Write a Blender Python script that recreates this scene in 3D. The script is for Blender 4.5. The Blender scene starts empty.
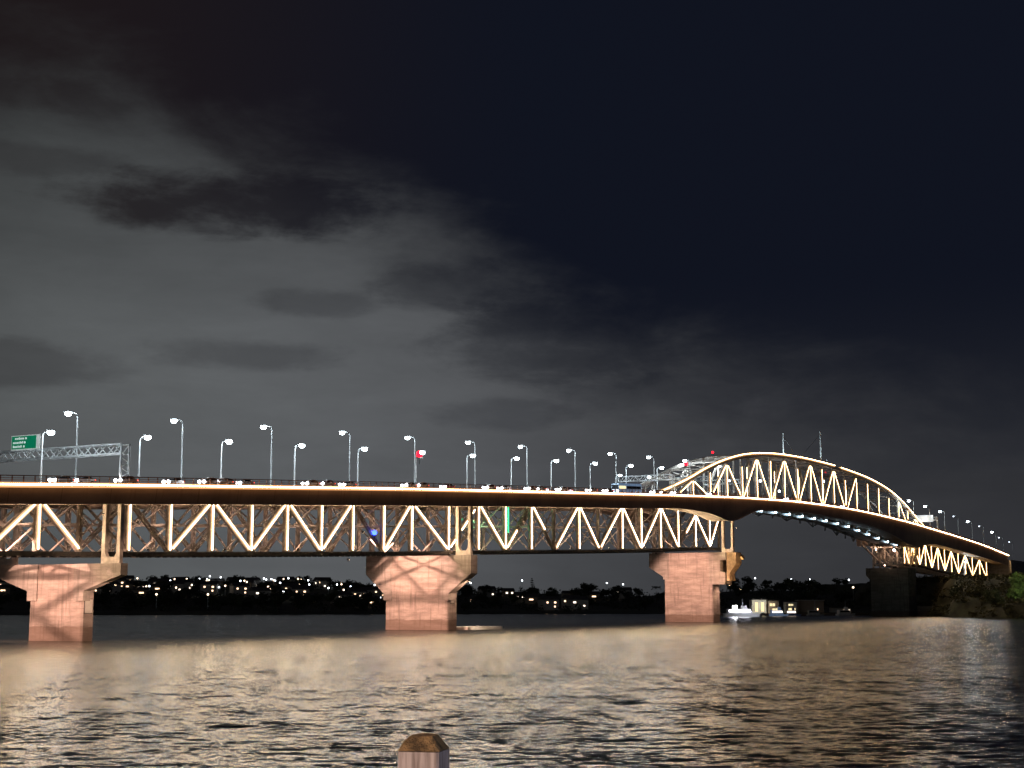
import bpy, math, random
import numpy as np
from mathutils import Vector, Matrix

random.seed(7)
S = bpy.context.scene
COL = S.collection

# ------------------------------------------------------------------ camera
CAM_H = 7.2
cam = bpy.data.cameras.new("camera")
cam.sensor_width = 36.0
cam.lens = 1500.0 / 1024.0 * 36.0
cam.clip_start = 0.5
cam.clip_end = 9000
camo = bpy.data.objects.new("camera", cam)
COL.objects.link(camo)
camo.location = (0, 0, CAM_H)
camo.rotation_euler = (math.radians(90 + 8.3065), 0, 0)
S.camera = camo

# ------------------------------------------------------------------ exposure
S.view_settings.view_transform = 'Standard'
S.view_settings.look = 'None'
S.view_settings.exposure = 0.0
S.view_settings.gamma = 1.0
S.view_settings.use_curve_mapping = False
S.render.engine = 'CYCLES'
S.cycles.use_denoising = True
S.cycles.sample_clamp_indirect = 6.0
S.cycles.sample_clamp_direct = 30.0
S.cycles.max_bounces = 5
S.cycles.diffuse_bounces = 2
S.cycles.glossy_bounces = 3
S.cycles.caustics_reflective = False
S.cycles.caustics_refractive = False


# ------------------------------------------------------------------ node helpers
class NT:
    def __init__(self, tree):
        self.t = tree

    def n(self, typ, **kw):
        nd = self.t.nodes.new(typ)
        for k, v in kw.items():
            setattr(nd, k, v)
        return nd

    def link(self, a, b):
        self.t.links.new(a, b)

    def val(self, inp, x):
        if isinstance(x, (int, float)):
            inp.default_value = x
        elif isinstance(x, (tuple, list)):
            inp.default_value = x
        else:
            self.link(x, inp)

    def m(self, op, a, b=0.0, c=0.0, clamp=False):
        nd = self.n('ShaderNodeMath', operation=op)
        nd.use_clamp = clamp
        self.val(nd.inputs[0], a)
        self.val(nd.inputs[1], b)
        self.val(nd.inputs[2], c)
        return nd.outputs[0]

    def mixc(self, f, a, b):
        nd = self.n('ShaderNodeMix', data_type='RGBA')
        self.val(nd.inputs[0], f)
        self.val(nd.inputs[6], a if not isinstance(a, tuple) else (*a, 1) if len(a) == 3 else a)
        self.val(nd.inputs[7], b if not isinstance(b, tuple) else (*b, 1) if len(b) == 3 else b)
        return nd.outputs[2]

    def noise(self, vec, scale, detail=4, rough=0.55, dist=0.0, color=False):
        nd = self.n('ShaderNodeTexNoise')
        self.link(vec, nd.inputs['Vector'])
        nd.inputs['Scale'].default_value = scale
        nd.inputs['Detail'].default_value = detail
        nd.inputs['Roughness'].default_value = rough
        nd.inputs['Distortion'].default_value = dist
        return nd.outputs['Color' if color else 'Fac']

    def comb(self, x, y, z=0.0):
        nd = self.n('ShaderNodeCombineXYZ')
        self.val(nd.inputs[0], x)
        self.val(nd.inputs[1], y)
        self.val(nd.inputs[2], z)
        return nd.outputs[0]

    def sep(self, v):
        nd = self.n('ShaderNodeSeparateXYZ')
        self.link(v, nd.inputs[0])
        return nd.outputs

    def smooth(self, x, lo, hi):
        nd = self.n('ShaderNodeMapRange', interpolation_type='SMOOTHSTEP')
        self.val(nd.inputs[0], x)
        nd.inputs[1].default_value = lo
        nd.inputs[2].default_value = hi
        return nd.outputs[0]

    def curve(self, x, pts):
        nd = self.n('ShaderNodeFloatCurve')
        c = nd.mapping.curves[0]
        while len(c.points) > 2:
            c.points.remove(c.points[1])
        c.points[0].location = pts[0]
        c.points[1].location = pts[-1]
        for p in pts[1:-1]:
            c.points.new(*p)
        nd.mapping.update()
        self.val(nd.inputs['Value'], x)
        return nd.outputs[0]


# ------------------------------------------------------------------ night sky (world)
W = bpy.data.worlds.new("World")
S.world = W
W.use_nodes = True
wt = NT(W.node_tree)
W.node_tree.nodes.clear()
tc = wt.n('ShaderNodeTexCoord')
dx, dy, dz = wt.sep(tc.outputs['Generated'])
az = wt.m('ARCTAN2', dx, dy)                       # radians, 0 = straight ahead
el = wt.m('ARCSINE', dz)
azn = wt.m('ADD', wt.m('MULTIPLY', az, 1 / 0.72), 0.5, clamp=True)
P = wt.comb(az, wt.m('MULTIPLY', el, 2.3), 0.37)
nbig = wt.noise(P, 6.5, 7, 0.55, 0.5)
nfine = wt.noise(P, 17.0, 6, 0.62, 0.2)
wisp = wt.noise(wt.comb(wt.m('MULTIPLY', az, 1.0), wt.m('MULTIPLY', el, 5.0), 4.1), 7.0, 6, 0.6, 0.4)


def px2az(px):
    return (px - 512) / 1500


def py2el(py):
    return (603 - py) / 1500


edge = wt.curve(azn, [((px2az(x) / 0.72) + 0.5, py2el(y)) for x, y in
                      [(-20, 75), (110, 84), (235, 135), (370, 182), (470, 238), (640, 330), (850, 385), (1044, 430)]])
s = wt.m('SUBTRACT', edge, el)
s = wt.m('ADD', s, wt.m('MULTIPLY', wt.m('SUBTRACT', nbig, 0.5), 0.13))
s = wt.m('ADD', s, wt.m('MULTIPLY', wt.m('SUBTRACT', nfine, 0.5), 0.05))
cover = wt.smooth(s, -0.035, 0.085)


def blob(px, py, rx, ry, amt):
    a = wt.m('DIVIDE', wt.m('SUBTRACT', az, px2az(px)), rx / 1500)
    b = wt.m('DIVIDE', wt.m('SUBTRACT', el, py2el(py)), ry / 1500)
    r = wt.m('ADD', wt.m('MULTIPLY', a, a), wt.m('MULTIPLY', b, b))
    r = wt.m('ADD', r, wt.m('MULTIPLY', wt.m('SUBTRACT', nfine, 0.5), 2.6))
    r = wt.m('ADD', r, wt.m('MULTIPLY', wt.m('SUBTRACT', wisp, 0.5), 1.8))
    g = wt.smooth(r, 1.6, 0.15)
    return wt.m('SUBTRACT', 1.0, wt.m('MULTIPLY', g, amt))


gaps = blob(240, 212, 160, 30, 0.84)
for q in [(470, 290, 90, 26, 0.38), (570, 335, 130, 50, 0.5), (240, 361, 95, 15, 0.32), (30, 378, 95, 22, 0.34),
          (30, 182, 95, 16, 0.3), (320, 308, 60, 14, 0.30), (505, 415, 70, 16, 0.30), (60, 120, 90, 18, 0.35), (700, 400, 150, 22, 0.25)]:
    gaps = wt.m('MULTIPLY', gaps, blob(*q))
cover = wt.m('MULTIPLY', cover, gaps)
# cloud brightness: the city lights the cloud base on the left, fading to the right
cb = wt.curve(azn, [(0, 0.092), (0.18, 0.112), (0.42, 0.100), (0.6, 0.062), (0.8, 0.042), (1, 0.034)])
elb = wt.curve(wt.m('MULTIPLY', el, 2.2, clamp=True), [(0, 0.88), (0.10, 0.92), (0.30, 1.0), (0.5, 0.72), (0.72, 0.42), (1, 0.25)])
tex = wt.m('ADD', 0.70, wt.m('ADD', wt.m('MULTIPLY', wisp, 0.34), wt.m('MULTIPLY', nfine, 0.28)))
cl = wt.m('MULTIPLY', wt.m('MULTIPLY', cb, elb), tex)
ccol = wt.mixc(azn, (0.93, 1.0, 1.02), (0.96, 0.98, 1.12))
vm = wt.n('ShaderNodeVectorMath', operation='SCALE')
wt.link(ccol, vm.inputs[0])
wt.link(cl, vm.inputs['Scale'])
clear = wt.mixc(wt.smooth(azn, 0.0, 0.55), (0.0125, 0.0088, 0.0098), (0.0052, 0.0068, 0.0135))
hz = wt.smooth(el, 0.22, 0.0)
clear = wt.mixc(wt.m('MULTIPLY', hz, 0.85), clear, (0.030, 0.032, 0.038))
skyc = wt.mixc(cover, clear, vm.outputs[0])
bg = wt.n('ShaderNodeBackground')
wt.link(skyc, bg.inputs['Color'])
bg.inputs['Strength'].default_value = 1.0
wo = wt.n('ShaderNodeOutputWorld')
wt.link(bg.outputs[0], wo.inputs['Surface'])

# ------------------------------------------------------------------ materials
MAT = {}


def mat(name, col, rough=0.6, metal=0.0, var=0.25, scale=1.0, bump=0.0, emit=None, strength=0.0):
    if name in MAT:
        return MAT[name]
    m = bpy.data.materials.new(name)
    m.use_nodes = True
    t = NT(m.node_tree)
    b = m.node_tree.nodes['Principled BSDF']
    co = t.n('ShaderNodeTexCoord').outputs['Object']
    f = t.noise(co, scale, 6, 0.6)
    dark = tuple(c * (1 - var) for c in col)
    lite = tuple(min(1, c * (1 + var)) for c in col)
    t.link(t.mixc(t.smooth(f, 0.3, 0.7), dark, lite), b.inputs['Base Color'])
    b.inputs['Roughness'].default_value = rough
    b.inputs['Metallic'].default_value = metal
    if bump:
        bn = t.n('ShaderNodeBump')
        bn.inputs['Strength'].default_value = bump
        bn.inputs['Distance'].default_value = 0.05
        t.link(t.noise(co, scale * 6, 5), bn.inputs['Height'])
        t.link(bn.outputs[0], b.inputs['Normal'])
    if emit:
        b.inputs['Emission Color'].default_value = (*emit, 1)
        b.inputs['Emission Strength'].default_value = strength
    MAT[name] = m
    return m


def concrete(name, col):
    """Shuttered marine concrete: lift lines, stain runs and a dark tidal belt."""
    m = bpy.data.materials.new(name)
    m.use_nodes = True
    t = NT(m.node_tree)
    b = m.node_tree.nodes['Principled BSDF']
    g = t.n('ShaderNodeNewGeometry').outputs['Position']
    x, y, z = t.sep(g)
    n1 = t.noise(t.comb(t.m('MULTIPLY', x, .16), t.m('MULTIPLY', y, .16), t.m('MULTIPLY', z, .75)), 1.0, 8, 0.68)
    n2 = t.noise(t.comb(t.m('MULTIPLY', x, 1.3), t.m('MULTIPLY', y, 1.3), t.m('MULTIPLY', z, 0.10)), 1.0, 6, 0.6)
    c = t.mixc(t.smooth(n1, 0.3, 0.72), tuple(v * 0.62 for v in col), tuple(v * 1.16 for v in col))
    c = t.mixc(t.m('MULTIPLY', t.smooth(n2, 0.50, 0.70), 0.7), c, tuple(v * 0.45 for v in col))
    fr = t.m('FRACT', t.m('DIVIDE', z, 1.55))
    line = t.m('MULTIPLY', t.smooth(fr, 0.90, 0.97), 0.4)
    c = t.mixc(line, c, tuple(v * 0.5 for v in col))
    tide = t.smooth(t.m('ADD', z, t.m('MULTIPLY', n1, 1.2)), 3.55, 3.15)
    c = t.mixc(t.m('MULTIPLY', tide, 0.65), c, (0.13, 0.085, 0.06))
    t.link(c, b.inputs['Base Color'])
    b.inputs['Roughness'].default_value = 0.88
    bn = t.n('ShaderNodeBump')
    bn.inputs['Strength'].default_value = 0.5
    bn.inputs['Distance'].default_value = 0.12
    t.link(t.noise(g, 1.3, 6), bn.inputs['Height'])
    t.link(bn.outputs[0], b.inputs['Normal'])
    MAT[name] = m
    return m


def glow(name, col, strength):
    m = bpy.data.materials.new(name)
    m.use_nodes = True
    nt = m.node_tree
    nt.nodes.clear()
    e = nt.nodes.new('ShaderNodeEmission')
    e.inputs[0].default_value = (*col, 1)
    e.inputs[1].default_value = strength
    o = nt.nodes.new('ShaderNodeOutputMaterial')
    nt.links.new(e.outputs[0], o.inputs[0])
    MAT[name] = m
    return m


STEEL = mat('weathered_grey_steel', (0.60, 0.54, 0.49), 0.55, 0.2, 0.3, 0.8)
STEELDARK = mat('dark_steel', (0.07, 0.065, 0.06), 0.7, 0.0, 0.35, 0.9)


def girder_paint(name, col):
    """painted steel web with welded panel seams and rust runs (position along the bridge in metres)"""
    m = bpy.data.materials.new(name)
    m.use_nodes = True
    t = NT(m.node_tree)
    b = m.node_tree.nodes['Principled BSDF']
    g = t.n('ShaderNodeNewGeometry').outputs['Position']
    x, y, z = t.sep(g)
    al = math.atan((1343.0 - 512) * math.cos(math.radians(8.3065)) / 1500.0)
    u = t.m('ADD', t.m('MULTIPLY', x, math.sin(al)), t.m('MULTIPLY', y, math.cos(al)))
    n1 = t.noise(t.comb(t.m('MULTIPLY', u, .9), 0.0, t.m('MULTIPLY', z, .12)), 1.0, 6, .65)
    n2 = t.noise(g, .12, 5, .6)
    c = t.mixc(t.smooth(n2, .3, .7), tuple(v * .8 for v in col), tuple(v * 1.15 for v in col))
    c = t.mixc(t.m('MULTIPLY', t.smooth(n1, .52, .75), .6), c, (col[0] * .55, col[1] * .42, col[2] * .35))
    fr = t.m('FRACT', t.m('DIVIDE', u, 12.3))
    c = t.mixc(t.m('MULTIPLY', t.smooth(fr, .975, .99), .6), c, tuple(v * .4 for v in col))
    t.link(c, b.inputs['Base Color'])
    b.inputs['Roughness'].default_value = .55
    MAT[name] = m
    return m


GIRD = girder_paint('brown_grey_girder_paint', (0.37, 0.295, 0.24))
RAILM = mat('brown_railing_warm_glow', (0.34, 0.16, 0.09), 0.6, 0.0, 0.2, 0.6)  # brown paint made lighter and redder to imitate warm deck-light glow
GALV = mat('galvanised_steel', (0.50, 0.52, 0.54), 0.45, 0.4, 0.15, 1.5)
PALE = mat('pale_grey_post_paint', (.72, .74, .76), .5, 0, .1)
CONC_P = concrete('pier_shaft_concrete', (0.44, 0.37, 0.325))
CONC_H = concrete('pier_head_concrete', (0.40, 0.36, 0.32))
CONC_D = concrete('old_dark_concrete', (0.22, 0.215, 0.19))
ASPH = mat('asphalt', (0.05, 0.05, 0.052), 0.85, 0, 0.3, 3)
STRIP = glow('warm_led_fringe', (1.0, 0.46, 0.18), 1.2)  # orange rim around the core, imitating the strip's glare fringe
STRIP_CORE = glow('warm_led_core', (1.0, 0.68, 0.36), 170.0)
STRIPM = glow('warm_led_member_fringe', (1.0, 0.60, 0.32), 1.4)
STRIPM_CORE = glow('warm_led_member_core', (1.0, 0.72, 0.42), 190.0)
STRIPF = glow('warm_led_arch_fringe', (1.0, 0.52, 0.19), 1.2)
STRIPF_CORE = glow('warm_led_arch_core', (1.0, 0.66, 0.31), 26.0)
STRIPG = glow('green_light_glow', (0.05, 0.9, 0.35), 2.0)
STRIPB = glow('blue_led', (0.03, 0.07, 1.0), 9.0)
STRIPY = glow('amber_led_strip', (1.0, 0.50, 0.15), 1.3)
STRIPY_CORE = glow('amber_led_core', (1.0, 0.60, 0.26), 30.0)
CORE = {STRIPM: (STRIPM_CORE, .12), STRIPY: (STRIPY_CORE, .13), STRIPF: (STRIPF_CORE, .11)}  # bright core bars; the wider strips around them imitate a glare fringe
LAMP = glow('white_lamp_lens', (0.80, 0.94, 1.0), 480.0)
LAMPW = glow('warm_white_lens', (1.0, 0.72, 0.42), 20.0)
REDL = glow('red_signal_lens', (1.0, 0.004, 0.012), 9.0)
HEADL = glow('headlight_lens', (0.95, 0.97, 1.0), 90.0)
TAILL = glow('tail_light_lens', (1.0, 0.05, 0.02), 6.0)
BLUEW = glow('cool_blue_lens', (0.62, 0.86, 1.0), 19.0)
WIN_W = glow('lit_window_warm', (1.0, 0.66, 0.40), 3.2)
WIN_C = glow('lit_window_cool', (1.0, 0.82, 0.64), 3.0)
WIN_Y = glow('lit_window_yellow', (1.0, 0.84, 0.46), 1.25)

# ------------------------------------------------------------------ bridge frame
VPX, F = 1343.0, 1500.0
PITCH = math.radians(8.3065)
AL = math.atan((VPX - 512) * math.cos(PITCH) / F)
AX = Vector((math.sin(AL), math.cos(AL), 0))        # along the bridge, going away
NR = Vector((math.cos(AL), -math.sin(AL), 0))       # across it, towards the near side
RZ = math.atan2(AX.y, AX.x)                         # z rotation that turns +x into the bridge axis


def B(u, v, w):
    p = AX * u + NR * v
    return Vector((p.x, p.y, w))


def interp(pts):
    xs = np.array([p[0] for p in pts], float)
    ys = np.array([p[1] for p in pts], float)
    d = np.diff(ys) / np.diff(xs)
    mm = np.zeros(len(xs))
    mm[0], mm[-1] = d[0], d[-1]
    for i in range(1, len(xs) - 1):
        mm[i] = 0 if d[i - 1] * d[i] <= 0 else 2 * d[i - 1] * d[i] / (d[i - 1] + d[i])

    def f(x):
        i = int(min(max(np.searchsorted(xs, x) - 1, 0), len(xs) - 2))
        h = xs[i + 1] - xs[i]
        t = (x - xs[i]) / h
        if t < 0:
            return ys[0] + mm[0] * (x - xs[0])
        if t > 1:
            return ys[-1] + mm[-1] * (x - xs[-1])
        return ((1 + 2 * t) * (1 - t) ** 2 * ys[i] + t * (1 - t) ** 2 * h * mm[i]
                + t * t * (3 - 2 * t) * ys[i + 1] + t * t * (t - 1) * h * mm[i + 1])
    return f


deck = interp([(120, 23.8), (182, 27.5), (216, 29.6), (266, 32.55), (306, 34.9), (368, 38.25), (450, 42.6), (500, 45.15),
               (560, 47.9), (634, 50.2), (700, 50.95), (779, 50.2), (857, 48.3), (982, 44.3), (1069, 39.9), (1160, 35.6)])
girder_bottom = interp([(120, 20.4), (182, 24.0), (212, 25.7), (266, 28.6), (306, 30.7), (368, 33.9), (450, 37.9), (492, 39.9),
                        (508, 39.8), (522, 38.9), (534, 37.7), (543, 38.7), (555, 41.3), (568, 43.4), (600, 45.0), (640, 45.8), (690, 45.7),
                        (740, 44.0), (775, 41.3), (800, 38.4), (822, 37.2), (838, 38.8), (860, 40.0), (921, 38.6), (1041, 34.0), (1160, 29.5)])
arch_top = interp([(478, 43.6), (494, 47.0), (517, 52.7), (537, 58.5), (559, 63.7), (582, 67.6), (607, 70.1), (630, 71.4), (666, 72.4),
                   (699, 72.6), (712, 72.4), (755, 71.2), (793, 68.5), (825, 63.9), (845, 59.3), (870, 53.0), (894, 47.3)])
truss_bottom = interp([(120, 13.0), (192, 15.5), (225, 16.3), (263, 17.4), (324, 19.3), (363, 20.7), (474, 24.5), (530, 26.9),
                       (545, 27.3), (850, 27.6), (869, 27.4), (900, 25.9), (1045, 22.3), (1100, 20.5)])
nav_bottom = interp([(548, 37.0), (562, 41.8), (590, 44.6), (627, 45.2), (668, 45.1), (712, 44.2), (742, 42.6), (775, 40.2), (805, 38.4), (832, 37.6), (852, 37.5), (870, 37.5)])


# ------------------------------------------------------------------ mesh builder
class MB:
    def __init__(self):
        self.v, self.f, self.mi = [], [], []
        self.k = 0

    def add(self, vs, fs):
        o = len(self.v)
        self.v += [tuple(p) for p in vs]
        for f in fs:
            self.f.append(tuple(i + o for i in f))
            self.mi.append(self.k)

    def hexa(self, p):   # 8 points: bottom loop, top loop
        self.add(p, [(3, 2, 1, 0), (4, 5, 6, 7), (0, 1, 5, 4), (1, 2, 6, 5), (2, 3, 7, 6), (3, 0, 4, 7)])

    def box(self, x0, x1, y0, y1, z0, z1):
        self.hexa([(x0, y0, z0), (x1, y0, z0), (x1, y1, z0), (x0, y1, z0), (x0, y0, z1), (x1, y0, z1), (x1, y1, z1), (x0, y1, z1)])

    def bbox(self, u0, u1, v0, v1, w0, w1):
        self.hexa([B(u0, v1, w0), B(u1, v1, w0), B(u1, v0, w0), B(u0, v0, w0), B(u0, v1, w1), B(u1, v1, w1), B(u1, v0, w1), B(u0, v0, w1)])

    def beam(self, a, b, wd, ht, up=Vector((0, 0, 1))):
        """rectangular bar from a to b: wd across (horizontal-ish), ht along the other normal"""
        a, b = Vector(a), Vector(b)
        d = (b - a).normalized()
        s = d.cross(up)
        if s.length < 1e-4:
            s = d.cross(NR)
        s.normalize()
        t = s.cross(d).normalized()
        s, t = s * wd / 2, t * ht / 2
        self.hexa([a - s - t, a + s - t, a + s + t, a - s + t, b - s - t, b + s - t, b + s + t, b - s + t])

    def prism(self, poly, off):
        """poly: list of points, extruded by vector off"""
        n = len(poly)
        poly = [Vector(p) for p in poly]
        vs = poly + [p + Vector(off) for p in poly]
        fs = [tuple(range(n))[::-1], tuple(range(n, 2 * n))] + [(i, (i + 1) % n, (i + 1) % n + n, i + n) for i in range(n)]
        self.add(vs, fs)

    def tube(self, pts, rads, n=8):
        pts = [Vector(p) for p in pts]
        if not isinstance(rads, (list, tuple)):
            rads = [rads] * len(pts)
        o = []
        for i, p in enumerate(pts):
            d = (pts[min(i + 1, len(pts) - 1)] - pts[max(i - 1, 0)]).normalized()
            s = d.cross(Vector((0.13, 0.21, 0.97)))
            if s.length < 0.2:
                s = d.cross(Vector((1, 0.1, 0)))
            s.normalize()
            t = s.cross(d)
            o += [p + (s * math.cos(q * 2 * math.pi / n) + t * math.sin(q * 2 * math.pi / n)) * rads[i] for q in range(n)]
        fs = []
        for i in range(len(pts) - 1):
            for q in range(n):
                fs.append((i * n + q, i * n + (q + 1) % n, (i + 1) * n + (q + 1) % n, (i + 1) * n + q))
        fs.append(tuple(range(n))[::-1])
        fs.append(tuple((len(pts) - 1) * n + q for q in range(n)))
        self.add(o, fs)

    def ball(self, c, r, n=8, m=5, sq=(1, 1, 1)):
        c = Vector(c)
        vs = [c + Vector((0, 0, r * sq[2]))]
        for i in range(1, m):
            a = math.pi * i / m
            for q in range(n):
                b = 2 * math.pi * q / n
                vs.append(c + Vector((r * math.sin(a) * math.cos(b) * sq[0], r * math.sin(a) * math.sin(b) * sq[1], r * math.cos(a) * sq[2])))
        vs.append(c - Vector((0, 0, r * sq[2])))
        fs = [(0, 1 + q, 1 + (q + 1) % n) for q in range(n)]
        for i in range(m - 2):
            for q in range(n):
                a, b = 1 + i * n + q, 1 + i * n + (q + 1) % n
                fs.append((a, a + n, b + n, b))
        l = len(vs) - 1
        fs += [(l, 1 + (m - 2) * n + (q + 1) % n, 1 + (m - 2) * n + q) for q in range(n)]
        self.add(vs, fs)

    def sweep(self, rings):
        """rings: lists of n points (closed loops) joined into a closed hull"""
        n = len(rings[0])
        vs = [p for r in rings for p in r]
        fs = []
        for i in range(len(rings) - 1):
            for q in range(n):
                fs.append((i * n + q, i * n + (q + 1) % n, (i + 1) * n + (q + 1) % n, (i + 1) * n + q))
        fs.append(tuple(range(n))[::-1])
        fs.append(tuple((len(rings) - 1) * n + q for q in range(n)))
        self.add(vs, fs)

    def build(self, name, mats, parent=None, origin=None, smooth=False):
        if not isinstance(mats, (list, tuple)):
            mats = [mats]
        arr = np.array(self.v, dtype=np.float64)
        if parent is not None:
            off = np.array(world_loc(parent))
        elif origin is not None:
            off = np.array(origin)
        else:
            off = np.array([(arr[:, 0].min() + arr[:, 0].max()) / 2, (arr[:, 1].min() + arr[:, 1].max()) / 2, arr[:, 2].min()])
        arr = arr - off
        me = bpy.data.meshes.new(name)
        me.from_pydata(arr.tolist(), [], self.f)
        for m in mats:
            me.materials.append(m)
        if len(mats) > 1:
            me.polygons.foreach_set('material_index', self.mi)
        if smooth:
            me.polygons.foreach_set('use_smooth', [True] * len(me.polygons))
        me.update()
        o = bpy.data.objects.new(name, me)
        COL.objects.link(o)
        if parent is not None:
            o.parent = parent
        else:
            o.location = off
        return o


def world_loc(o):
    p = Vector((0, 0, 0))
    while o is not None:
        p += o.location
        o = o.parent
    return p


def tag(o, label, cat, group=None, kind=None):
    if label:
        o['label'] = label
    if cat:
        o['category'] = cat
    if group:
        o['group'] = group
    if kind:
        o['kind'] = kind
    return o


def thing(name, label, cat, loc, group=None):
    o = bpy.data.objects.new(name, None)
    o.empty_display_size = 0.5
    COL.objects.link(o)
    o.location = loc
    return tag(o, label, cat, group)


def dup(o, parent=None):
    c = o.copy()
    COL.objects.link(c)
    if parent is not None:
        c.parent = parent
    for ch in [x for x in o.children]:
        dup(ch, c)
    return c


def place(o, loc, rz, label, group=None):
    o.location = loc
    o.rotation_euler = (0, 0, rz)
    o['label'] = label
    if group:
        o['group'] = group
    return o


def spot(name, loc, target, power, col, angle=70, blend=0.5, size=0.3, parent=None):
    l = bpy.data.lights.new(name, 'SPOT')
    l.energy = power
    l.color = col
    l.spot_size = math.radians(angle)
    l.spot_blend = blend
    l.shadow_soft_size = size
    o = bpy.data.objects.new(name, l)
    COL.objects.link(o)
    loc, target = Vector(loc), Vector(target)
    o.rotation_euler = (target - loc).to_track_quat('-Z', 'Y').to_euler()
    if parent is not None:
        o.parent = parent
        o.location = loc - world_loc(parent)
    else:
        o.location = loc
    return o


def floodlight(loc, target, label, power, col, lens, angle=70, size=0.3, blend=0.5, s=0.45, grp='floodlights fixed to the bridge'):
    """a lamp housing with its lens, its bracket and the light it throws"""
    loc, target = Vector(loc), Vector(target)
    t = thing('floodlight', label, 'floodlight', loc, grp)
    d = (target - loc).normalized()
    m = MB()
    m.beam(loc - d * 0.5 * s, loc + d * 0.1 * s, s * 1.3, s)
    m.build('housing', STEELDARK, t)
    m = MB()
    m.beam(loc + d * 0.12 * s, loc + d * 0.2 * s, s * 1.2, s * 0.9)
    m.build('lens', lens, t)
    m = MB()
    m.beam(loc - d * 0.2 * s, loc - d * 0.2 * s - Vector((0, 0, s * 1.3)), 0.1, 0.1)
    m.build('bracket', STEELDARK, t)
    if power:
        spot('floodlight_beam', loc + d * (0.35 * s), target, power, col, angle, blend, size, t)
    return t


# ------------------------------------------------------------------ water
def make_water():
    rng = np.random.default_rng(5)
    na = 760
    th = np.radians(np.concatenate([np.linspace(-75, -21.5, 30), np.linspace(-21, 21, na), np.linspace(21.5, 75, 30)]))
    dep = np.concatenate([np.linspace(1.9, 0.115, 60), np.linspace(0.1145, 0.012, 520), np.linspace(0.0116, 0.0012, 60)])
    r = CAM_H / dep
    T, R = np.meshgrid(th, r)
    X, Y = R * np.sin(T), R * np.cos(T)
    Z = np.zeros_like(X)
    dr = np.gradient(r)[:, None] * np.ones_like(X)
    for i in range(90):
        lam = 0.45 * (2.9 / 0.45) ** rng.random()
        ang = math.radians(-82 + rng.normal(0, 27))
        k = 2 * math.pi / lam
        amp = 0.0017 * lam ** 0.9
        fade = np.clip(1.6 - 3.2 * dr / lam, 0, 1)
        ph = k * (X * math.cos(ang) + Y * math.sin(ang)) + rng.random() * 6.28
        Z += fade * amp * (np.sin(ph) + 0.22 * np.sin(2 * ph + 0.6))
    v = np.stack([X, Y, Z], -1).reshape(-1, 3)
    nr, nc = X.shape
    i = np.arange(nr - 1)[:, None] * nc + np.arange(nc - 1)[None, :]
    f = np.stack([i, i + 1, i + nc + 1, i + nc], -1).reshape(-1, 4)
    f = f[:, ::-1]
    me = bpy.data.meshes.new('water')
    me.vertices.add(len(v))
    me.vertices.foreach_set('co', v.ravel())
    me.loops.add(f.size)
    me.loops.foreach_set('vertex_index', f.ravel().astype(np.int32))
    me.polygons.add(len(f))
    me.polygons.foreach_set('loop_start', np.arange(0, f.size, 4, dtype=np.int32))
    me.polygons.foreach_set('use_smooth', np.ones(len(f), bool))
    me.update()
    me.validate()
    o = bpy.data.objects.new('water', me)
    COL.objects.link(o)
    tag(o, 'dark choppy harbour water mirroring the lit bridge', None, None, 'structure')
    m = bpy.data.materials.new('harbour_water')
    m.use_nodes = True
    t = NT(m.node_tree)
    b = m.node_tree.nodes['Principled BSDF']
    b.inputs['Base Color'].default_value = (0.045, 0.043, 0.032, 1)
    b.inputs['Roughness'].default_value = 0.25
    b.inputs['IOR'].default_value = 1.33
    geo = t.n('ShaderNodeNewGeometry')
    pos = geo.outputs['Position']

    def slope(scale, amt, sx):
        x, y, z = t.sep(pos)
        p = t.comb(t.m('MULTIPLY', x, sx), y, 0.0)
        c = t.noise(p, scale, 3, 0.6, 0.3, color=True)
        sub = t.n('ShaderNodeVectorMath', operation='SUBTRACT')
        t.link(c, sub.inputs[0])
        sub.inputs[1].default_value = (0.5, 0.5, 0.5)
        mul = t.n('ShaderNodeVectorMath', operation='MULTIPLY')
        t.link(sub.outputs[0], mul.inputs[0])
        mul.inputs[1].default_value = (amt * 0.55, amt, 0.0)
        return mul.outputs[0]
    a = t.n('ShaderNodeVectorMath', operation='ADD')
    t.link(geo.outputs['Normal'], a.inputs[0])
    t.link(slope(0.55, 0.60, 0.5), a.inputs[1])
    a2 = t.n('ShaderNodeVectorMath', operation='ADD')
    t.link(a.outputs[0], a2.inputs[0])
    t.link(slope(2.6, 1.05, 0.6), a2.inputs[1])
    a3 = t.n('ShaderNodeVectorMath', operation='ADD')
    t.link(a2.outputs[0], a3.inputs[0])
    t.link(slope(0.15, 0.20, 0.35), a3.inputs[1])
    nn = t.n('ShaderNodeVectorMath', operation='NORMALIZE')
    a4 = t.n('ShaderNodeVectorMath', operation='ADD')
    t.link(a3.outputs[0], a4.inputs[0])
    t.link(slope(0.16, 0.45, 3.6), a4.inputs[1])
    t.link(a4.outputs[0], nn.inputs[0])
    t.link(nn.outputs[0], b.inputs['Normal'])
    me.materials.append(m)


make_water()

# ------------------------------------------------------------------ near quay and its post
m = MB()
m.box(-120, 120, -60, 11.5, 2.0, 5.55)
tag(m.build('promenade', mat('promenade_paving', (0.22, 0.21, 0.20), 0.9, 0, 0.2, 1.5, 0.3)), 'paved sea wall promenade in front of the water', None, None, 'structure')
m = MB()
m.box(-120, 120, 11.5, 12.3, -2.0, 5.72)
tag(m.build('sea_wall', CONC_D), 'old concrete sea wall edging the near promenade', 'sea wall')

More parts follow.
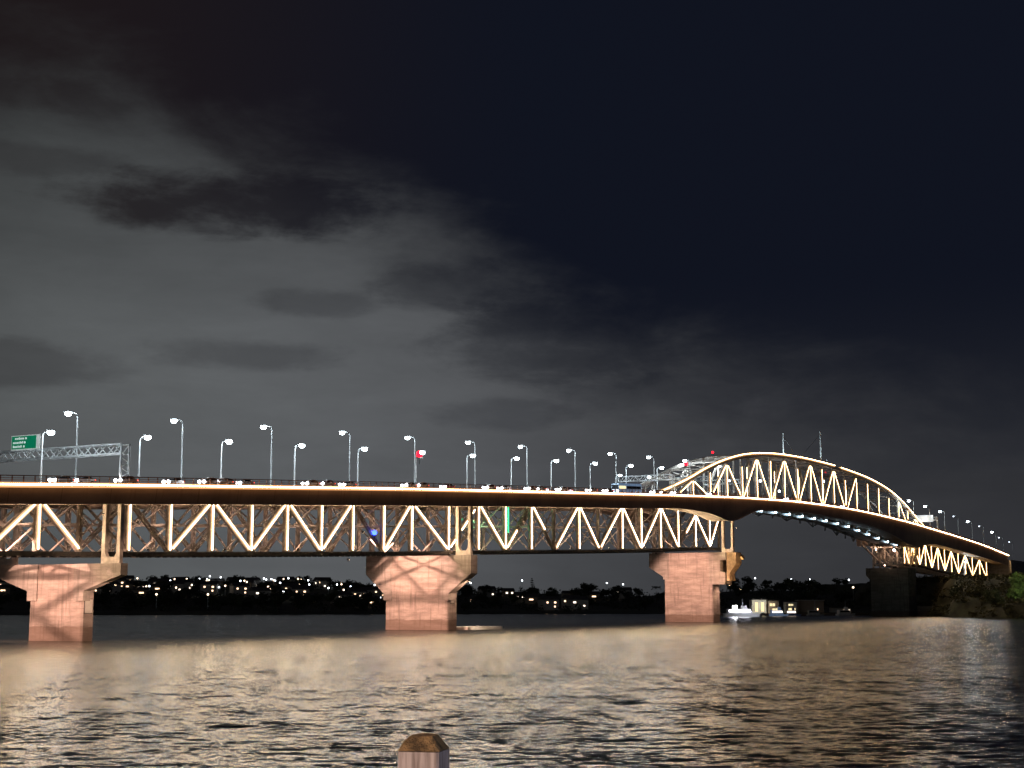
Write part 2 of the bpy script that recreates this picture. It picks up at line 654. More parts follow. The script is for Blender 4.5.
# ------------------------------------------------------------------ far land
def land(name, label, x0, x1, y0, y1, hfun, nx, ny, m_):
    xs, ys = np.linspace(x0, x1, nx), np.linspace(y0, y1, ny)
    mb = MB()
    vs = [(x, y, hfun(x, y)) for y in ys for x in xs]
    fs = [(j * nx + i, j * nx + i + 1, (j + 1) * nx + i + 1, (j + 1) * nx + i) for j in range(ny - 1) for i in range(nx - 1)]
    mb.add(vs, fs)
    return tag(mb.build(name, m_, None, (0, 0, 0), True), label, None, None, 'structure')


def sstep(a, b, x):
    t = min(max((x - a) / (b - a), 0), 1)
    return t * t * (3 - 2 * t)


ridge = interp([(-600, 16), (-470, 18), (-300, 22), (-140, 19), (-40, 15), (60, 14), (150, 16), (230, 15), (300, 22), (380, 30), (520, 32), (900, 26)])
shore = interp([(-600, 905), (-300, 900), (-100, 960), (60, 1010), (150, 960), (175, 885), (260, 890), (600, 900)])
GRASS_D = mat('dark_hillside_scrub', (0.030, 0.036, 0.020), 0.95, 0, 0.5, 0.03)


def hill_h(x, y):
    s0 = shore(x * 1000.0 / y) if y > 100 else shore(x)
    k = sstep(s0, s0 + 330, y)
    n = 1.6 * math.sin(x * .031 + 1.1) + 1.2 * math.sin(x * .073 + y * .021)
    return -3.5 + 5.0 * sstep(s0 - 12, s0 + 8, y) + (ridge(x * 1000.0 / y) - 2 + n) * k


land('hills', 'low dark hills of the far harbour shore', -1000, 1300, 840, 1900, hill_h, 170, 60, GRASS_D)


def head_h(x, y):
    c = 231 + 7 * math.sin(y * .03) + 3 * math.sin(y * .11)
    c += max(0, (705 - y)) * 0.9
    k = sstep(c, c + 9, x)
    return -3 + 9.5 * k + 14.5 * sstep(c + 3, c + 17, x) * sstep(740, 850, y) + 0.8 * math.sin(x * .2) * k * math.sin(y * .17)


HEADM = mat('bluff_earth', (0.030, 0.033, 0.018), 0.95, 0, 0.55, 0.12, 0.5)
land('headland', 'scrubby headland bluff under the far bridge approach', 200, 620, 640, 1200, head_h, 110, 110, HEADM)

# ------------------------------------------------------------------ piers
def pier(u0, u1, vE, vW, top, heads, label, shaft=CONC_P, headm=CONC_H, sign=None, base=True):
    c = B((u0 + u1) / 2, (vE + vW) / 2, -3)
    t = thing('bridge_pier', label, 'bridge pier', c, 'concrete piers of the bridge')
    m = MB()
    bv = 0.35
    poly = [(u0 + bv, vE), (u1 - bv, vE), (u1, vE - bv), (u1, vW + bv), (u1 - bv, vW), (u0 + bv, vW), (u0, vW + bv), (u0, vE - bv)]
    m.prism([B(u, v, -3) for u, v in poly], (0, 0, top - 0.02 + 3))
    m.build('shaft', shaft, t)
    for poly, (a, b) in heads:
        m = MB()
        m.prism([B(a, v, w) for v, w in poly], AX * (b - a))
        m.build('crosshead', headm, t)
    if sign:
        uu, w0 = sign
        m = MB()
        m.bbox(uu - 1.0, uu + 1.0, vE, vE + 0.12, w0, w0 + 2.6)
        m.build('panel', mat('grey_panel_paint', (0.62, 0.60, 0.55), 0.5, 0, 0.1), t)
        m = MB()
        m.bbox(uu - 1.12, uu + 1.12, vE, vE + 0.07, w0 - .12, w0 + 2.72)
        m.build('panel_frame', STEELDARK, t)
    return t


def heads(vE, vW, tipE, tipW, top, tipdepth, flare):
    e = [(vE - 2.2, top), (tipE, top), (tipE, top - tipdepth), (vE + 0.4, flare + .5), (vE + .4, flare - 1.4), (vE - 2.2, flare - 1.4)]
    w = [(vW + 2.2, top), (vW + 2.2, flare - 1.4), (vW - .4, flare - 1.4), (vW - .4, flare + .5), (tipW, top - tipdepth), (tipW, top)]
    return e, w


e, w = heads(-210, -224, -200.4, -233.6, 14.6, 2.2, 9.0)
P1 = pier(213.3, 216.6, -210, -224, 14.6, [(e, (213.0, 214.9)), (w, (213.0, 214.9))],
          'leftmost pink lit pier with a darker tide belt, below the sign gantry', sign=(214.9, 5.3))
e, w = heads(-210, -230, -202.7, -236.3, 19.9, 4.9, 9.3)
P2 = pier(347.3, 352.3, -210, -230, 19.9, [(e, (347.0, 350.4)), (w, (347.0, 350.4))],
          'middle pier, pink lit with cross shaped bracing shadows and two symmetrical flared brackets', sign=(349.6, 7.2))
w3 = [(-228, 26.4), (-228, 16.2), (-230.3, 16.2), (-230.3, 17.2), (-236.2, 20.9), (-236.2, 26.4)]
e3 = [(-211.4, 26.4), (-211.4, 14.2), (-205.4, 14.2), (-205.0, 15.2), (-205.0, 18.6), (-206.9, 19.2), (-206.9, 23.2), (-204.6, 23.6), (-204.6, 26.4)]
P3 = pier(542.3, 549.7, -210, -230, 26.4, [(w3, (542, 550)), (e3, (542, 550))],
          'plain pink pier with a boxy end bracket under the near end of the arch')
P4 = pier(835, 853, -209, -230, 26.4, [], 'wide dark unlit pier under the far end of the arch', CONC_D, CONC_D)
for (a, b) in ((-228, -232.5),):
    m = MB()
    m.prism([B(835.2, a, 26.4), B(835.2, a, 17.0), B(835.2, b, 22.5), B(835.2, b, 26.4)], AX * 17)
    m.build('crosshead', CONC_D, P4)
# the steel bracket on the near end of pier 3
m = MB()
m.prism([B(543, -204.55, 26.3), B(543, -200.8, 26.3), B(543, -200.8, 22.0), B(543, -203.4, 18.6), B(543, -203.4, 15.6), B(543, -204.55, 15.6)], AX * 6)
t_ = m.build('steel_bracket', mat('tan_bracket_paint', (0.34, 0.26, 0.15), 0.6, 0, 0.35, 0.7), P3)
# pale raised block by the middle pier, standing in for light on water
m = MB()
m.prism([B(353.5, -207.5, -2), B(372, -207, -2), B(374, -216, -2), B(353.5, -218, -2)], (0, 0, 2.75))
tag(m.build('water_light_patch', mat('light_patch_tone', (0.55, 0.50, 0.45), 0.8, 0, 0.15, .6)), 'pale light patch on the water beside the middle pier, shaped as a block', 'light patch')


# portal frames carrying the clip-on girders on the crossheads
def bearing(t, u0, u1, v0, v1, w0):
    m = MB()
    wt_ = girder_bottom((u0 + u1) / 2)
    g = .85 * (1 if v1 > v0 else -1)
    m.bbox(u0, u1, min(v0, v0 + g), max(v0, v0 + g), w0, wt_)
    m.bbox(u0, u1, min(v1, v1 - g), max(v1, v1 - g), w0, wt_)
    a, b = min(v0, v1) + .85, max(v0, v1) - .85
    m.prism([B(u0, a, w0), B(u0, b, w0), B(u0, b, w0 + 2.0), B(u0, b - .5, w0 + 1.2), B(u0, a + .5, w0 + 1.2), B(u0, a, w0 + 2.0)], AX * (u1 - u0))
    m.build('bearing_frame', STEEL, t)


for t, u, w0, vn, vf, th_ in ((P1, 213.1, 14.6, -200.9, -232.8, .9), (P2, 347.6, 19.9, -203.2, -235.8, 1.3), (P3, 544, 26.4, -202.2, -235.6, 1.6)):
    bearing(t, u, u + th_, vn, vn - 4.6, w0)
    bearing(t, u, u + th_, vf, vf + 4.6, w0)

# ------------------------------------------------------------------ trusses
VN, VF = -210.0, -226.0


def lattice(m, a, b, wd, dp):
    """laced built-up member: two flanges and zigzag lacing"""
    a, b = Vector(a), Vector(b)
    d = b - a
    L = d.length
    s = d.cross(NR).normalized()
    for k in (-1, 1):
        m.beam(a + s * k * wd * .5, b + s * k * wd * .5, dp, wd * .24, up=s)
    n = max(3, int(L / (wd * 1.25)))
    for i in range(n):
        k = 1 if i % 2 else -1
        p = a + d * (i / n) - s * k * wd * .46
        q = a + d * ((i + 1) / n) + s * k * wd * .46
        m.beam(p + NR * dp * .46, q + NR * dp * .46, .16, .08, up=NR)


def strip(a, b, wd, parent, mt=STRIPM, name='light_strip', off=.62, cut=(0.03, 0.97)):
    a, b = Vector(a), Vector(b)
    p, q = a.lerp(b, cut[0]) + NR * off, a.lerp(b, cut[1]) + NR * off
    m = MB()
    m.hexa(_flat(p, q, wd, .14))
    mats = [mt]
    if mt in CORE:
        m.k = 1
        d = (q - p).normalized() * .05
        m.hexa(_flat(p + d + NR * .08, q - d + NR * .08, CORE[mt][1], .08))
        mats = [mt, CORE[mt][0]]
    return m.build(name, mats, parent)


def _flat(p, q, wd, th):
    d = (q - p).normalized()
    s = d.cross(NR).normalized() * wd / 2
    t = NR * th / 2
    return [p - s - t, p + s - t, p + s + t, p - s + t, q - s - t, q + s - t, q + s + t, q - s + t]


def truss_span(us, label, lit_v, lit_d, up_first, top=None, cuts={}, strip_m=STRIPM, sw=.86, name='truss_span', green=()):
    """us: panel points. lit_v / lit_d: indices of lit verticals / lit diagonals (of bay i)."""
    top = top or (lambda u: girder_bottom(u) + 1.4)
    bot = truss_bottom
    t = thing(name, label, 'bridge truss', B((us[0] + us[-1]) / 2, (VN + VF) / 2, bot(us[0]) - 1), 'truss spans under the bridge deck')
    for v in (VN, VF):
        m = MB()
        for a, b in zip(us[:-1], us[1:]):
            m.beam(B(a, v, bot(a) + .45), B(b, v, bot(b) + .45), .9, .9)
        m.build('bottom_chord', STEELDARK, t)  # darker steel puts the chord's unlit shade into its colour
        m = MB()
        for a, b in zip(us[:-1], us[1:]):
            m.beam(B(a, v, top(a) + .2), B(b, v, top(b) + .2), .8, .8)
        m.build('top_chord', STEEL, t)
    # inspection walkway with little brackets under the near chord
    m = MB()
    n = int((us[-1] - us[0]) / 2.2)
    for i in range(n):
        u = us[0] + (i + .5) * (us[-1] - us[0]) / n
        m.beam(B(u, VN + .5, bot(u) - .12), B(u, VN + 1.7, bot(u) - .12), .22, .3)
    for a, b in zip(us[:-1], us[1:]):
        m.beam(B(a, VN + 1.2, bot(a) + .12), B(b, VN + 1.2, bot(b) + .12), 1.0, .1)
        m.beam(B(a, VN + 1.7, bot(a) + 1.05), B(b, VN + 1.7, bot(b) + 1.05), .06, .06)
    m.build('walkway', STEELDARK, t)
    for i, u in enumerate(us):
        for v in (VN, VF):
            m = MB()
            a, b = B(u, v, bot(u) + .9), B(u, v, top(u) - .2)
            lattice(m, a, b, .8, .7)
            o = m.build('vertical', STEEL, t)
            if v == VN and i in lit_v:
                strip(a, b, sw, o, strip_m)
            if v == VN and i in green:
                strip(a + AX * 2.0, b + AX * 2.0, .6, o, STRIPG, off=.3, cut=(.38, 1.0))  # glowing strip stands in for a beam lit green
        # sway frame between the two planes
        m = MB()
        b0, t0 = bot(u) + .6, top(u) - .3
        mid = (b0 + t0) / 2 + .4
        vc = (VN + VF) / 2
        m.beam(B(u, VN, mid), B(u, VF, mid), .4, .4)
        m.beam(B(u, VN, mid), B(u, vc, b0), .3, .3)
        m.beam(B(u, VF, mid), B(u, vc, b0), .3, .3)
        m.beam(B(u, vc, mid), B(u, VN, t0), .3, .3)
        m.beam(B(u, vc, mid), B(u, VF, t0), .3, .3)
        m.beam(B(u, VN, b0), B(u, VF, b0), .5, .6)
        m.build('sway_frame', STEEL, t)
    for i, (a, b) in enumerate(zip(us[:-1], us[1:])):
        up = (i % 2 == 0) == up_first
        for v in (VN, VF):
            m = MB()
            p, q = (B(a, v, bot(a) + 1.0), B(b, v, top(b) - .3)) if up else (B(a, v, top(a) - .3), B(b, v, bot(b) + 1.0))
            lattice(m, p, q, .75, .6)
            o = m.build('diagonal', STEEL, t)
            if v == VN and i in lit_d:
                if i in cuts and isinstance(cuts[i], list):
                    for c in cuts[i]:
                        strip(p, q, sw, o, strip_m, cut=c)
                else:
                    strip(p, q, sw, o, strip_m, cut=cuts.get(i, (.06, .95)))
            # light counter brace in the far plane
        m = MB()
        p2, q2 = (B(a, VF, top(a) - .3), B(b, VF, bot(b) + 1)) if up else (B(a, VF, bot(a) + 1), B(b, VF, top(b) - .3))
        m.beam(p2, q2, .35, .35)
        m.build('counter_brace', STEEL, t)
    m = MB()
    for a, b in zip(us[:-1], us[1:]):
        m.beam(B(a, VN, bot(a) + .4), B(b, VF, bot(b) + .4), .5, .4)
        m.beam(B(a, VF, bot(a) + .5), B(b, VN, bot(b) + .5), .5, .4)
    m.build('lateral_bracing', STEEL, t)
    return t


truss_span([142.0, 153.5, 165.3, 177.0, 189.0, 200.9, 211.7], 'steel lattice span leaving the left edge of the picture',
           {1, 2, 3, 4, 5}, {0, 1, 2, 3, 4, 5}, True)
truss_span([224.6, 236.6, 249.7, 262.9, 275.7, 288.9, 301.8, 315.3, 328.3, 346.7],
           'steel lattice span between the leftmost and middle piers, with a blue floodlight inside',
           {0, 1, 2, 3, 4, 5, 6, 7, 8, 9}, {1, 2, 3, 4, 5, 7, 8}, False, cuts={8: (.06, .95)})
truss_span([362.8, 378.3, 394.2, 409.4, 426.1, 441.0, 458.8, 474.4, 491.4, 507.4, 524.4, 538.6, 549.5],
           'steel lattice span with a green strip inside, right of the middle pier',
           {0, 1, 2, 4, 6, 7, 8, 9, 10, 11}, set(range(12)), False,
           cuts={1: (.06, .42), 2: (.02, .55), 9: (.45, .97), 11: (.06, .8)}, green=(1,))
truss_span([830, 840, 851, 864, 878, 893, 909, 926, 944, 963, 983, 1004, 1026, 1048], 'far zigzag lit lattice span over the headland, right of the arch',
           set(range(14)), set(range(13)), False, strip_m=STRIPY, sw=.62)
# short connecting bay over pier 2 and pier 1
for (a, b, lab) in ((211.7, 224.6, 'unlit lattice bay sitting over the leftmost pier'), (346.7, 362.8, 'short lattice bay over the middle pier with a broken light strip')):
    t = thing('truss_bay', lab, 'bridge truss', B((a + b) / 2, -218, truss_bottom(a) - .2), 'truss bays over the piers')
    tp = lambda u: girder_bottom(u) + 1.4
    for v in (VN, VF):
        m = MB()
        m.beam(B(a + .1, v, truss_bottom(a) + .45), B(b - .1, v, truss_bottom(b) + .45), .88, .88)
        m.build('bottom_chord', STEELDARK, t)  # same darker steel imitating shade on the chord
        m = MB()
        m.beam(B(a + .1, v, tp(a) + .2), B(b - .1, v, tp(b) + .2), .78, .78)
        m.build('top_chord', STEEL, t)
    for v in (VN, VF):
        m = MB()
        p, q = B(a, v, truss_bottom(a) + 1.2), B(b, v, tp(b) - .4)
        lattice(m, p, q, .7, .6)
        o = m.build('diagonal', STEEL, t)
        if v == VN and a > 300:
            strip(p, q, .66, o, cut=(.06, .22))
            strip(p, q, .66, o, cut=(.42, .86))
    for v in (VN, VF):
        m = MB()
        m.beam(B(a, v, tp(a) - .4), B(b, v, truss_bottom(b) + 1.2), .4, .4)
        m.build('counter_brace', STEEL, t)

# ------------------------------------------------------------------ clip-on box girders with deck edge, railing and LED line
U0, U1 = 130.0, 1072.0
stations = sorted(set([U0 + i * 7.0 for i in range(int((U1 - U0) / 7) + 1)] + list(np.arange(490, 580, 2.5)) + list(np.arange(770, 870, 3.0)) + [U1]))


def clip_on(sgn, vedge, label, lit):
    """sgn +1 = near side. vedge = outer edge of the roadway slab."""
    t = thing('box_girder', label, 'bridge girder', B(600, vedge - sgn * 4.5, 20), 'box girders on either side of the truss')
    D = lambda d: vedge - sgn * d
    gb = girder_bottom if sgn > 0 else (lambda u: max(girder_bottom(u), deck(u) - 2.2) if 545 < u < 838 else girder_bottom(u))
    rings = []
    for u in stations:
        wt_, wb = deck(u) - .75, gb(u)
        rings.append([B(u, D(.55), wt_), B(u, D(8.6), wt_), B(u, D(8.0), wb), B(u, D(.95), wb)])
    m = MB()
    m.sweep(rings if sgn > 0 else [r[::-1] for r in rings])
    m.build('box_beam', GIRD, t)
    rings = []
    for u in stations:
        w = deck(u)
        rings.append([B(u, D(0), w + .02), B(u, D(9.2), w + .02), B(u, D(9.2), w - .45), B(u, D(8.3), w - .74), B(u, D(.8), w - .74), B(u, D(0), w - .5)])
    m = MB()
    m.sweep(rings if sgn > 0 else [r[::-1] for r in rings])
    m.build('deck_slab', [GIRD], t)
    if sgn > 0:
        # bottom flange lip which catches the light from below
        rings = [[B(u, D(.55), girder_bottom(u) + .02), B(u, D(1.3), girder_bottom(u) + .02), B(u, D(1.3), girder_bottom(u) - .16), B(u, D(.55), girder_bottom(u) - .16)] for u in stations]
        m = MB()
        m.sweep(rings)
        m.build('bottom_flange', STEEL, t)
    m = MB()
    u = U0
    while u < U1:
        w = deck(u)
        m.beam(B(u, D(.25), w), B(u, D(.25), w + 1.25), .14, .14)
        u += 2.6
    for a, b in zip(stations[:-1], stations[1:]):
        for h, s_ in ((1.28, .16), (.86, .09), (.5, .09)):
            m.beam(B(a, D(.25), deck(a) + h), B(b, D(.25), deck(b) + h), .1, s_)
    m.build('railing', RAILM, t)
    if lit:
        rings = [[B(u, D(-.04), deck(u) + .12), B(u, D(-.30), deck(u) + .05), B(u, D(-.30), deck(u) - .78), B(u, D(-.04), deck(u) - .80)] for u in stations]
        m = MB()
        m.sweep(rings)
        m.k = 1
        m.sweep([[B(u, D(-.302), deck(u) - .16), B(u, D(-.36), deck(u) - .17), B(u, D(-.36), deck(u) - .36), B(u, D(-.302), deck(u) - .37)] for u in stations])
        m.build('light_strip', [STRIP, STRIP_CORE], t)
    return t


clip_on(1, -199.0, 'near brown box girder with a glowing warm light line along its top edge', True)
clip_on(-1, -239.0, 'far box girder behind the trusses, mostly hidden, without a light line', False)
# the original road between the clip-ons
rings = [[B(u, -208.35, deck(u) + .015), B(u, -229.6, deck(u) + .015), B(u, -229.6, deck(u) - .7), B(u, -208.35, deck(u) - .7)] for u in stations]
m = MB()
m.sweep(rings)
tag(m.build('road', ASPH), 'asphalt bridge road between the two box girders', None, None, 'structure')
m = MB()
for k, v in enumerate((-202.0, -205.2, -212.5, -215.8, -219.1, -222.4, -232.5, -236.0)):
    u = U0 + 2
    while u < U1 - 4:
        m.hexa([B(u, v + .07, deck(u) + .026), B(u + 3, v + .07, deck(u + 3) + .026), B(u + 3, v - .07, deck(u + 3) + .026), B(u, v - .07, deck(u) + .026),
                B(u, v + .07, deck(u) + .034), B(u + 3, v + .07, deck(u + 3) + .034), B(u + 3, v - .07, deck(u + 3) + .034), B(u, v - .07, deck(u) + .034)])
        u += 12
tag(m.build('road_markings', mat('white_road_paint', (.75, .75, .72), .7)), 'dashed white lane lines on the bridge road', None, None, 'structure')
# the abutment at the far end
m = MB()
m.prism([B(1072, -197.5, 10), B(1135, -197.5, 10), B(1135, -240, 10), B(1072, -240, 10)], (0, 0, 26.5))
tag(m.build('abutment', CONC_H), 'pale concrete abutment at the far right end of the bridge', 'abutment')

# ------------------------------------------------------------------ the arch (through truss over the channel)
peaks = [522.5, 558.4, 593.4, 629.0, 666.0, 702.0, 740.5, 781.5, 822.0, 858.0]
bases = [505.0, 540.1, 575.6, 610.5, 647.0, 683.5, 721.0, 760.5, 801.5, 841.0, 875.0]
arch = thing('arch_truss', 'high steel arch truss outlined by a warm light line over the channel', 'arch truss', B(695, -218, 30))
ast = list(np.arange(478, 895, 6.0)) + [894.0]
for v in (VN, VF):
    m = MB()
    for a, b in zip(ast[:-1], ast[1:]):
        m.beam(B(a, v, arch_top(a) - 1.0), B(b, v, arch_top(b) - 1.0), 1.0, 1.3)
    o = m.build('top_chord', STEEL, arch)
    gap = (706.0, 716.0)
    if v == VN:
        for (s0, s1) in ((486, 704.5), (714.5, 890)):
            us_ = list(np.arange(s0, s1, 5.0)) + [s1]
            m = MB()
            m.sweep([[B(u, v + .75, arch_top(u) + .2), B(u, v - .2, arch_top(u) + .2), B(u, v - .2, arch_top(u) - .55), B(u, v + .75, arch_top(u) - .55)] for u in us_])
            m.k = 1
            m.sweep([[B(u, v + .83, arch_top(u) + .06), B(u, v + .76, arch_top(u) + .06), B(u, v + .76, arch_top(u) - .10), B(u, v + .83, arch_top(u) - .10)] for u in us_])
            m.build('light_strip', [STRIPF, STRIPF_CORE], o)
    zf = 0.0 if v == VN else 3.0
    nb = [548, 555, 562, 575, 590, 605, 620, 640, 660, 680, 700, 720, 740, 760, 775, 790, 805, 820, 832, 842, 852]
    m = MB()
    for a, b in zip(nb[:-1], nb[1:]):
        m.beam(B(a, v, nav_bottom(a) + zf), B(b, v, nav_bottom(b) + zf), .9, 1.0)
    m.build('bottom_chord', GALV, arch)  # cool pale steel puts blue-white lamp light into the chord's colour
for i, u in enumerate(peaks):
    for v in (VN, VF):
        m = MB()
        a, b = B(u, v, deck(u) - .6), B(u, v, arch_top(u) - 1.5)
        lattice(m, a, b, .8, .7)
        o = m.build('vertical', STEEL, arch)
        if v == VN:
            strip(a, b, .55, o, STRIPF, cut=(.06, .93))
        else:
            strip(a - NR * 1.3, b - NR * 1.3, .3, o, STRIPF, cut=(.1, .9)) if 560 < u < 830 else None
for i, u in enumerate(bases):
    if arch_top(u) - deck(u) < 3.0:
        continue
    for v in (VN, VF):
        m = MB()
        a, b = B(u, v, deck(u) - .6), B(u, v, arch_top(u) - 1.5)
        lattice(m, a, b, .7, .7)
        o = m.build('vertical', STEEL, arch)
        if v == VN:
            strip(a, b, .46, o, STRIPF if i % 3 else STRIPY, cut=(.04, .80 + .1 * (i % 2)))
for u in peaks:
    for ub in [b for b in bases if abs(b - u) < 20]:
        if arch_top(u) - deck(u) < 3.0:
            continue
        for v in (VN, VF):
            m = MB()
            p, q = B(u, v, arch_top(u) - 1.8), B(ub, v, deck(ub) - .2)
            lattice(m, p, q, .7, .6)
            o = m.build('diagonal', STEEL, arch)
            if v == VN:
                strip(p, q, .55, o, STRIPF, cut=(.07, .97))
# members below the deck in the channel span
for i, (a, b) in enumerate(zip(nb[2:-1], nb[3:])):
    for v in (VN, VF):
        m = MB()
        m.beam(B(a, v, nav_bottom(a) + .4), B(a, v, deck(a) - 1.2), .6, .6)
        m.beam(B(a, v, nav_bottom(a) + .4) if i % 2 else B(a, v, deck(a) - 1.4), B(b, v, deck(b) - 1.4) if i % 2 else B(b, v, nav_bottom(b) + .4), .45, .45)
        m.build('web_member', GALV, arch)  # web shares the cool pale tone imitating lamp light
m = MB()
for a, b in zip(nb[2:-1], nb[3:]):
    m.beam(B(a, VN, nav_bottom(a)), B(b, VF, nav_bottom(b) + 3.1), .4, .4)
    m.beam(B(a, VF, nav_bottom(a) + 3), B(b, VN, nav_bottom(b) - .1), .4, .4)
    m.beam(B(a, VN, nav_bottom(a) - .15), B(a, VF, nav_bottom(a) + 2.85), .4, .5)
m.build('lateral_bracing', GALV, arch)
# portal / top bracing
m = MB()
pts = [u for u in sorted(peaks + bases) if arch_top(u) - deck(u) > 8]
for a, b in zip(pts[:-1], pts[1:]):
    m.beam(B(a, VN, arch_top(a) - 1.1), B(a, VF, arch_top(a) - 1.1), .5, .6)
    m.beam(B(a, VN, arch_top(a) - 1.2), B(b, VF, arch_top(b) - 1.3), .35, .35)
    m.beam(B(a, VF, arch_top(a) - 1.0), B(b, VN, arch_top(b) - 1.1), .35, .35)
m.build('top_bracing', STEEL, arch)
for u in (540.1, 575.6, 841.0):
    m = MB()
    h = min(arch_top(u) - 2, deck(u) + 8.2)
    for hh in (h, h - 1.6):
        m.beam(B(u, VN, hh), B(u, VF, hh), .5, .45)
    for k in range(8):
        va, vb = VN + (VF - VN) * k / 8, VN + (VF - VN) * (k + 1) / 8
        m.beam(B(u, va, h if k % 2 else h - 1.6), B(u, vb, h - 1.6 if k % 2 else h), .25, .25)
    m.build('portal_frame', GALV, arch)

# steel tower standing on the far pier
tw = thing('steel_tower', 'dark cross braced steel tower standing on the wide far pier', 'steel tower', B(844, -218, 26.4))
for uu in (837, 851):
    for v in (-208, -215, -222, -228.5):
        m = MB()
        m.beam(B(uu, v, 26.4), B(uu, v, 37.5), .9, .9)
        m.build('leg', STEEL, tw)
m = MB()
for uu in (837, 851):
    for v0, v1 in ((-208, -215), (-215, -222), (-222, -228.5)):
        m.beam(B(uu, v0, 27), B(uu, v1, 36.5), .45, .45)
        m.beam(B(uu, v1, 27), B(uu, v0, 36.5), .4, .4)
        m.beam(B(uu, v0, 32), B(uu, v1, 32), .5, .5)
for v in (-208, -228.5):
    m.beam(B(837, v, 27), B(851, v, 36.5), .5, .5)
    m.beam(B(851, v, 27), B(837, v, 36.5), .45, .45)
    m.beam(B(837, v, 31.7), B(851, v, 31.7), .5, .5)
m.build('bracing', STEEL, tw)
m = MB()
m.bbox(835.5, 852.5, -229.5, -206.5, 37.5, 38.4)
m.build('cap_beam', STEEL, tw)
# raking struts from the tower up to the channel span's bottom chord
m = MB()
for v in (VN, VF):
    m.beam(B(836, v, 31), B(806, v, nav_bottom(806)), .8, .8)
    m.beam(B(836, v, 37), B(812, v, deck(812) - 1.4), .6, .6)
    m.beam(B(852, v, 31), B(878, v, truss_bottom(878) + 5), .7, .7)
m.build('raking_strut', STEEL, tw)

# flagpoles on the arch crown
for u, h, lab in ((639.0, 10.6, 'pale flagpole at the left of the two on the arch crown, lit bluish'),
                  (694.0, 15.9, 'taller right hand flagpole on the arch crown with a sloping stay')):
    t = thing('flagpole', lab, 'flagpole', B(u, VN - 3, arch_top(u) - 1), 'flagpoles on the arch')
    b = B(u, VN - 3, arch_top(u) - 1)
    m = MB()
    m.tube([b, b + Vector((0, 0, h))], [.42, .30], 8)
    m.build('pole', glow('floodlit_pole_%d' % int(h), (0.60, 0.80, 0.88), .55) if False else mat('white_pole_paint', (.8, .85, .9), .4), t)
    m = MB()
    m.ball(b + Vector((0, 0, h + .3)), .4)
    m.build('finial', mat('white_pole_paint', (.8, .8, .8)), t)
    m = MB()
    b2 = B(u - (34 if h > 12 else -20), VN - 3, arch_top(u - (34 if h > 12 else -20)) - .5)
    m.beam(b2, b + Vector((0, 0, h * .95)), .12, .12)
    m.build('stay', GALV, t)
    floodlight(B(u - 6, VN + 1.6, arch_top(u - 6) + .9), b + Vector((0, 0, h * .6)), 'small cool floodlight at the foot of the %s flagpole on the arch' % ('taller right hand' if h > 12 else 'left hand'), 2600, (.7, .92, 1), BLUEW, 70, .15, s=.3)

# ------------------------------------------------------------------ street lamps
def lamp_proto(name, h, arm, label, grp, head=.62, lens=LAMP):
    """pole with curved arm reaching along +x"""
    t = thing(name, label, 'street lamp', (0, 0, 0), grp)
    m = MB()
    m.tube([(0, 0, 0), (0, 0, h * .5), (0, 0, h - .9), (arm * .12, 0, h - .25), (arm * .45, 0, h), (arm, 0, h + .08)], [.20, .16, .12, .10, .09, .08], 8)
    m.build('pole', PALE, t)
    m = MB()
    m.box(-.35, .35, -.35, .35, 0, .12)
    m.build('base_plate', PALE, t)
    m = MB()
    m.prism([(arm - .5, -.42, h + .12), (arm + .9, -.42, h + .05), (arm + .9, .42, h + .05), (arm - .5, .42, h + .12)], (0, 0, .22))
    hd = m.build('lamp_head', PALE, t)
    m = MB()
    m.ball((arm + .2, 0, h - .22), head, 10, 6, (1.12, .95, .78))  # ball oversized to put the lamp's glare into its shape
    m.build('lens', lens, hd)
    return t


ORD = ['first', 'second', 'third', 'fourth', 'fifth', 'sixth', 'seventh', 'eighth', 'ninth', 'tenth', 'eleventh', 'twelfth', 'thirteenth', 'fourteenth']
near_u = [198.8, 224.4, 249.4, 275.1, 300.3, 326.6, 352.5, 377.6, 402.7, 429.9, 457.6, 483.7]
near_n = ['crossing in front of the gantry just right of the green sign', 'beside the right leg of the sign gantry', 'above the lattice span left of the blue light', 'above the lit zigzag midway between the two left piers', 'paired with a taller far lamp, left of the red signal', 'carrying the red signal lamp', 'above the middle pier', 'just right of the middle pier', 'over the green strip', 'left of the bus', 'above the bus roof', 'just left of where the arch rises']
p0 = lamp_proto('street_lamp', 9.8, 1.5, '', 'shorter street lamps of the front row')
for i, u in enumerate(near_u):
    o = p0 if i == 0 else dup(p0)
    h = deck(u)
    place(o, B(u, -207.3, h), RZ - math.pi / 2 + .25, 'shorter front lamp, ' + near_n[i])
far_u = [222.1, 253.7, 285.4, 317.9, 349.1, 382.2, 414.8, 448.9, 481.6, 515.4, 551.1, 586.4]
far_n = ['leftmost, rising behind the sign gantry', 'second from left, between two front lamps', 'third from left, above the left lattice span', 'fourth from left, left of the red signal', 'right above the red signal', 'sixth, above the middle pier', 'seventh, over the green strip', 'eighth, left of the bus', 'behind the bus', 'at the foot of the arch', 'beside the red lamps before the arch', 'over the left shoulder of the arch']
p1 = lamp_proto('tall_street_lamp', 15.4, 1.9, '', 'tall street lamps of the far side')
for i, u in enumerate(far_u):
    o = p1 if i == 0 else dup(p1)
    place(o, B(u, -222.0, deck(u)), RZ + math.pi / 2 + .35, 'tall far side street lamp, ' + far_n[i])
right_u = [819.2, 855.3, 891.6, 926.4, 965.6, 999.8, 1039.7, 1080.6, 1117.0]
p2 = lamp_proto('street_lamp', 13.0, 2.4, '', 'street lamps descending the far approach', .68)
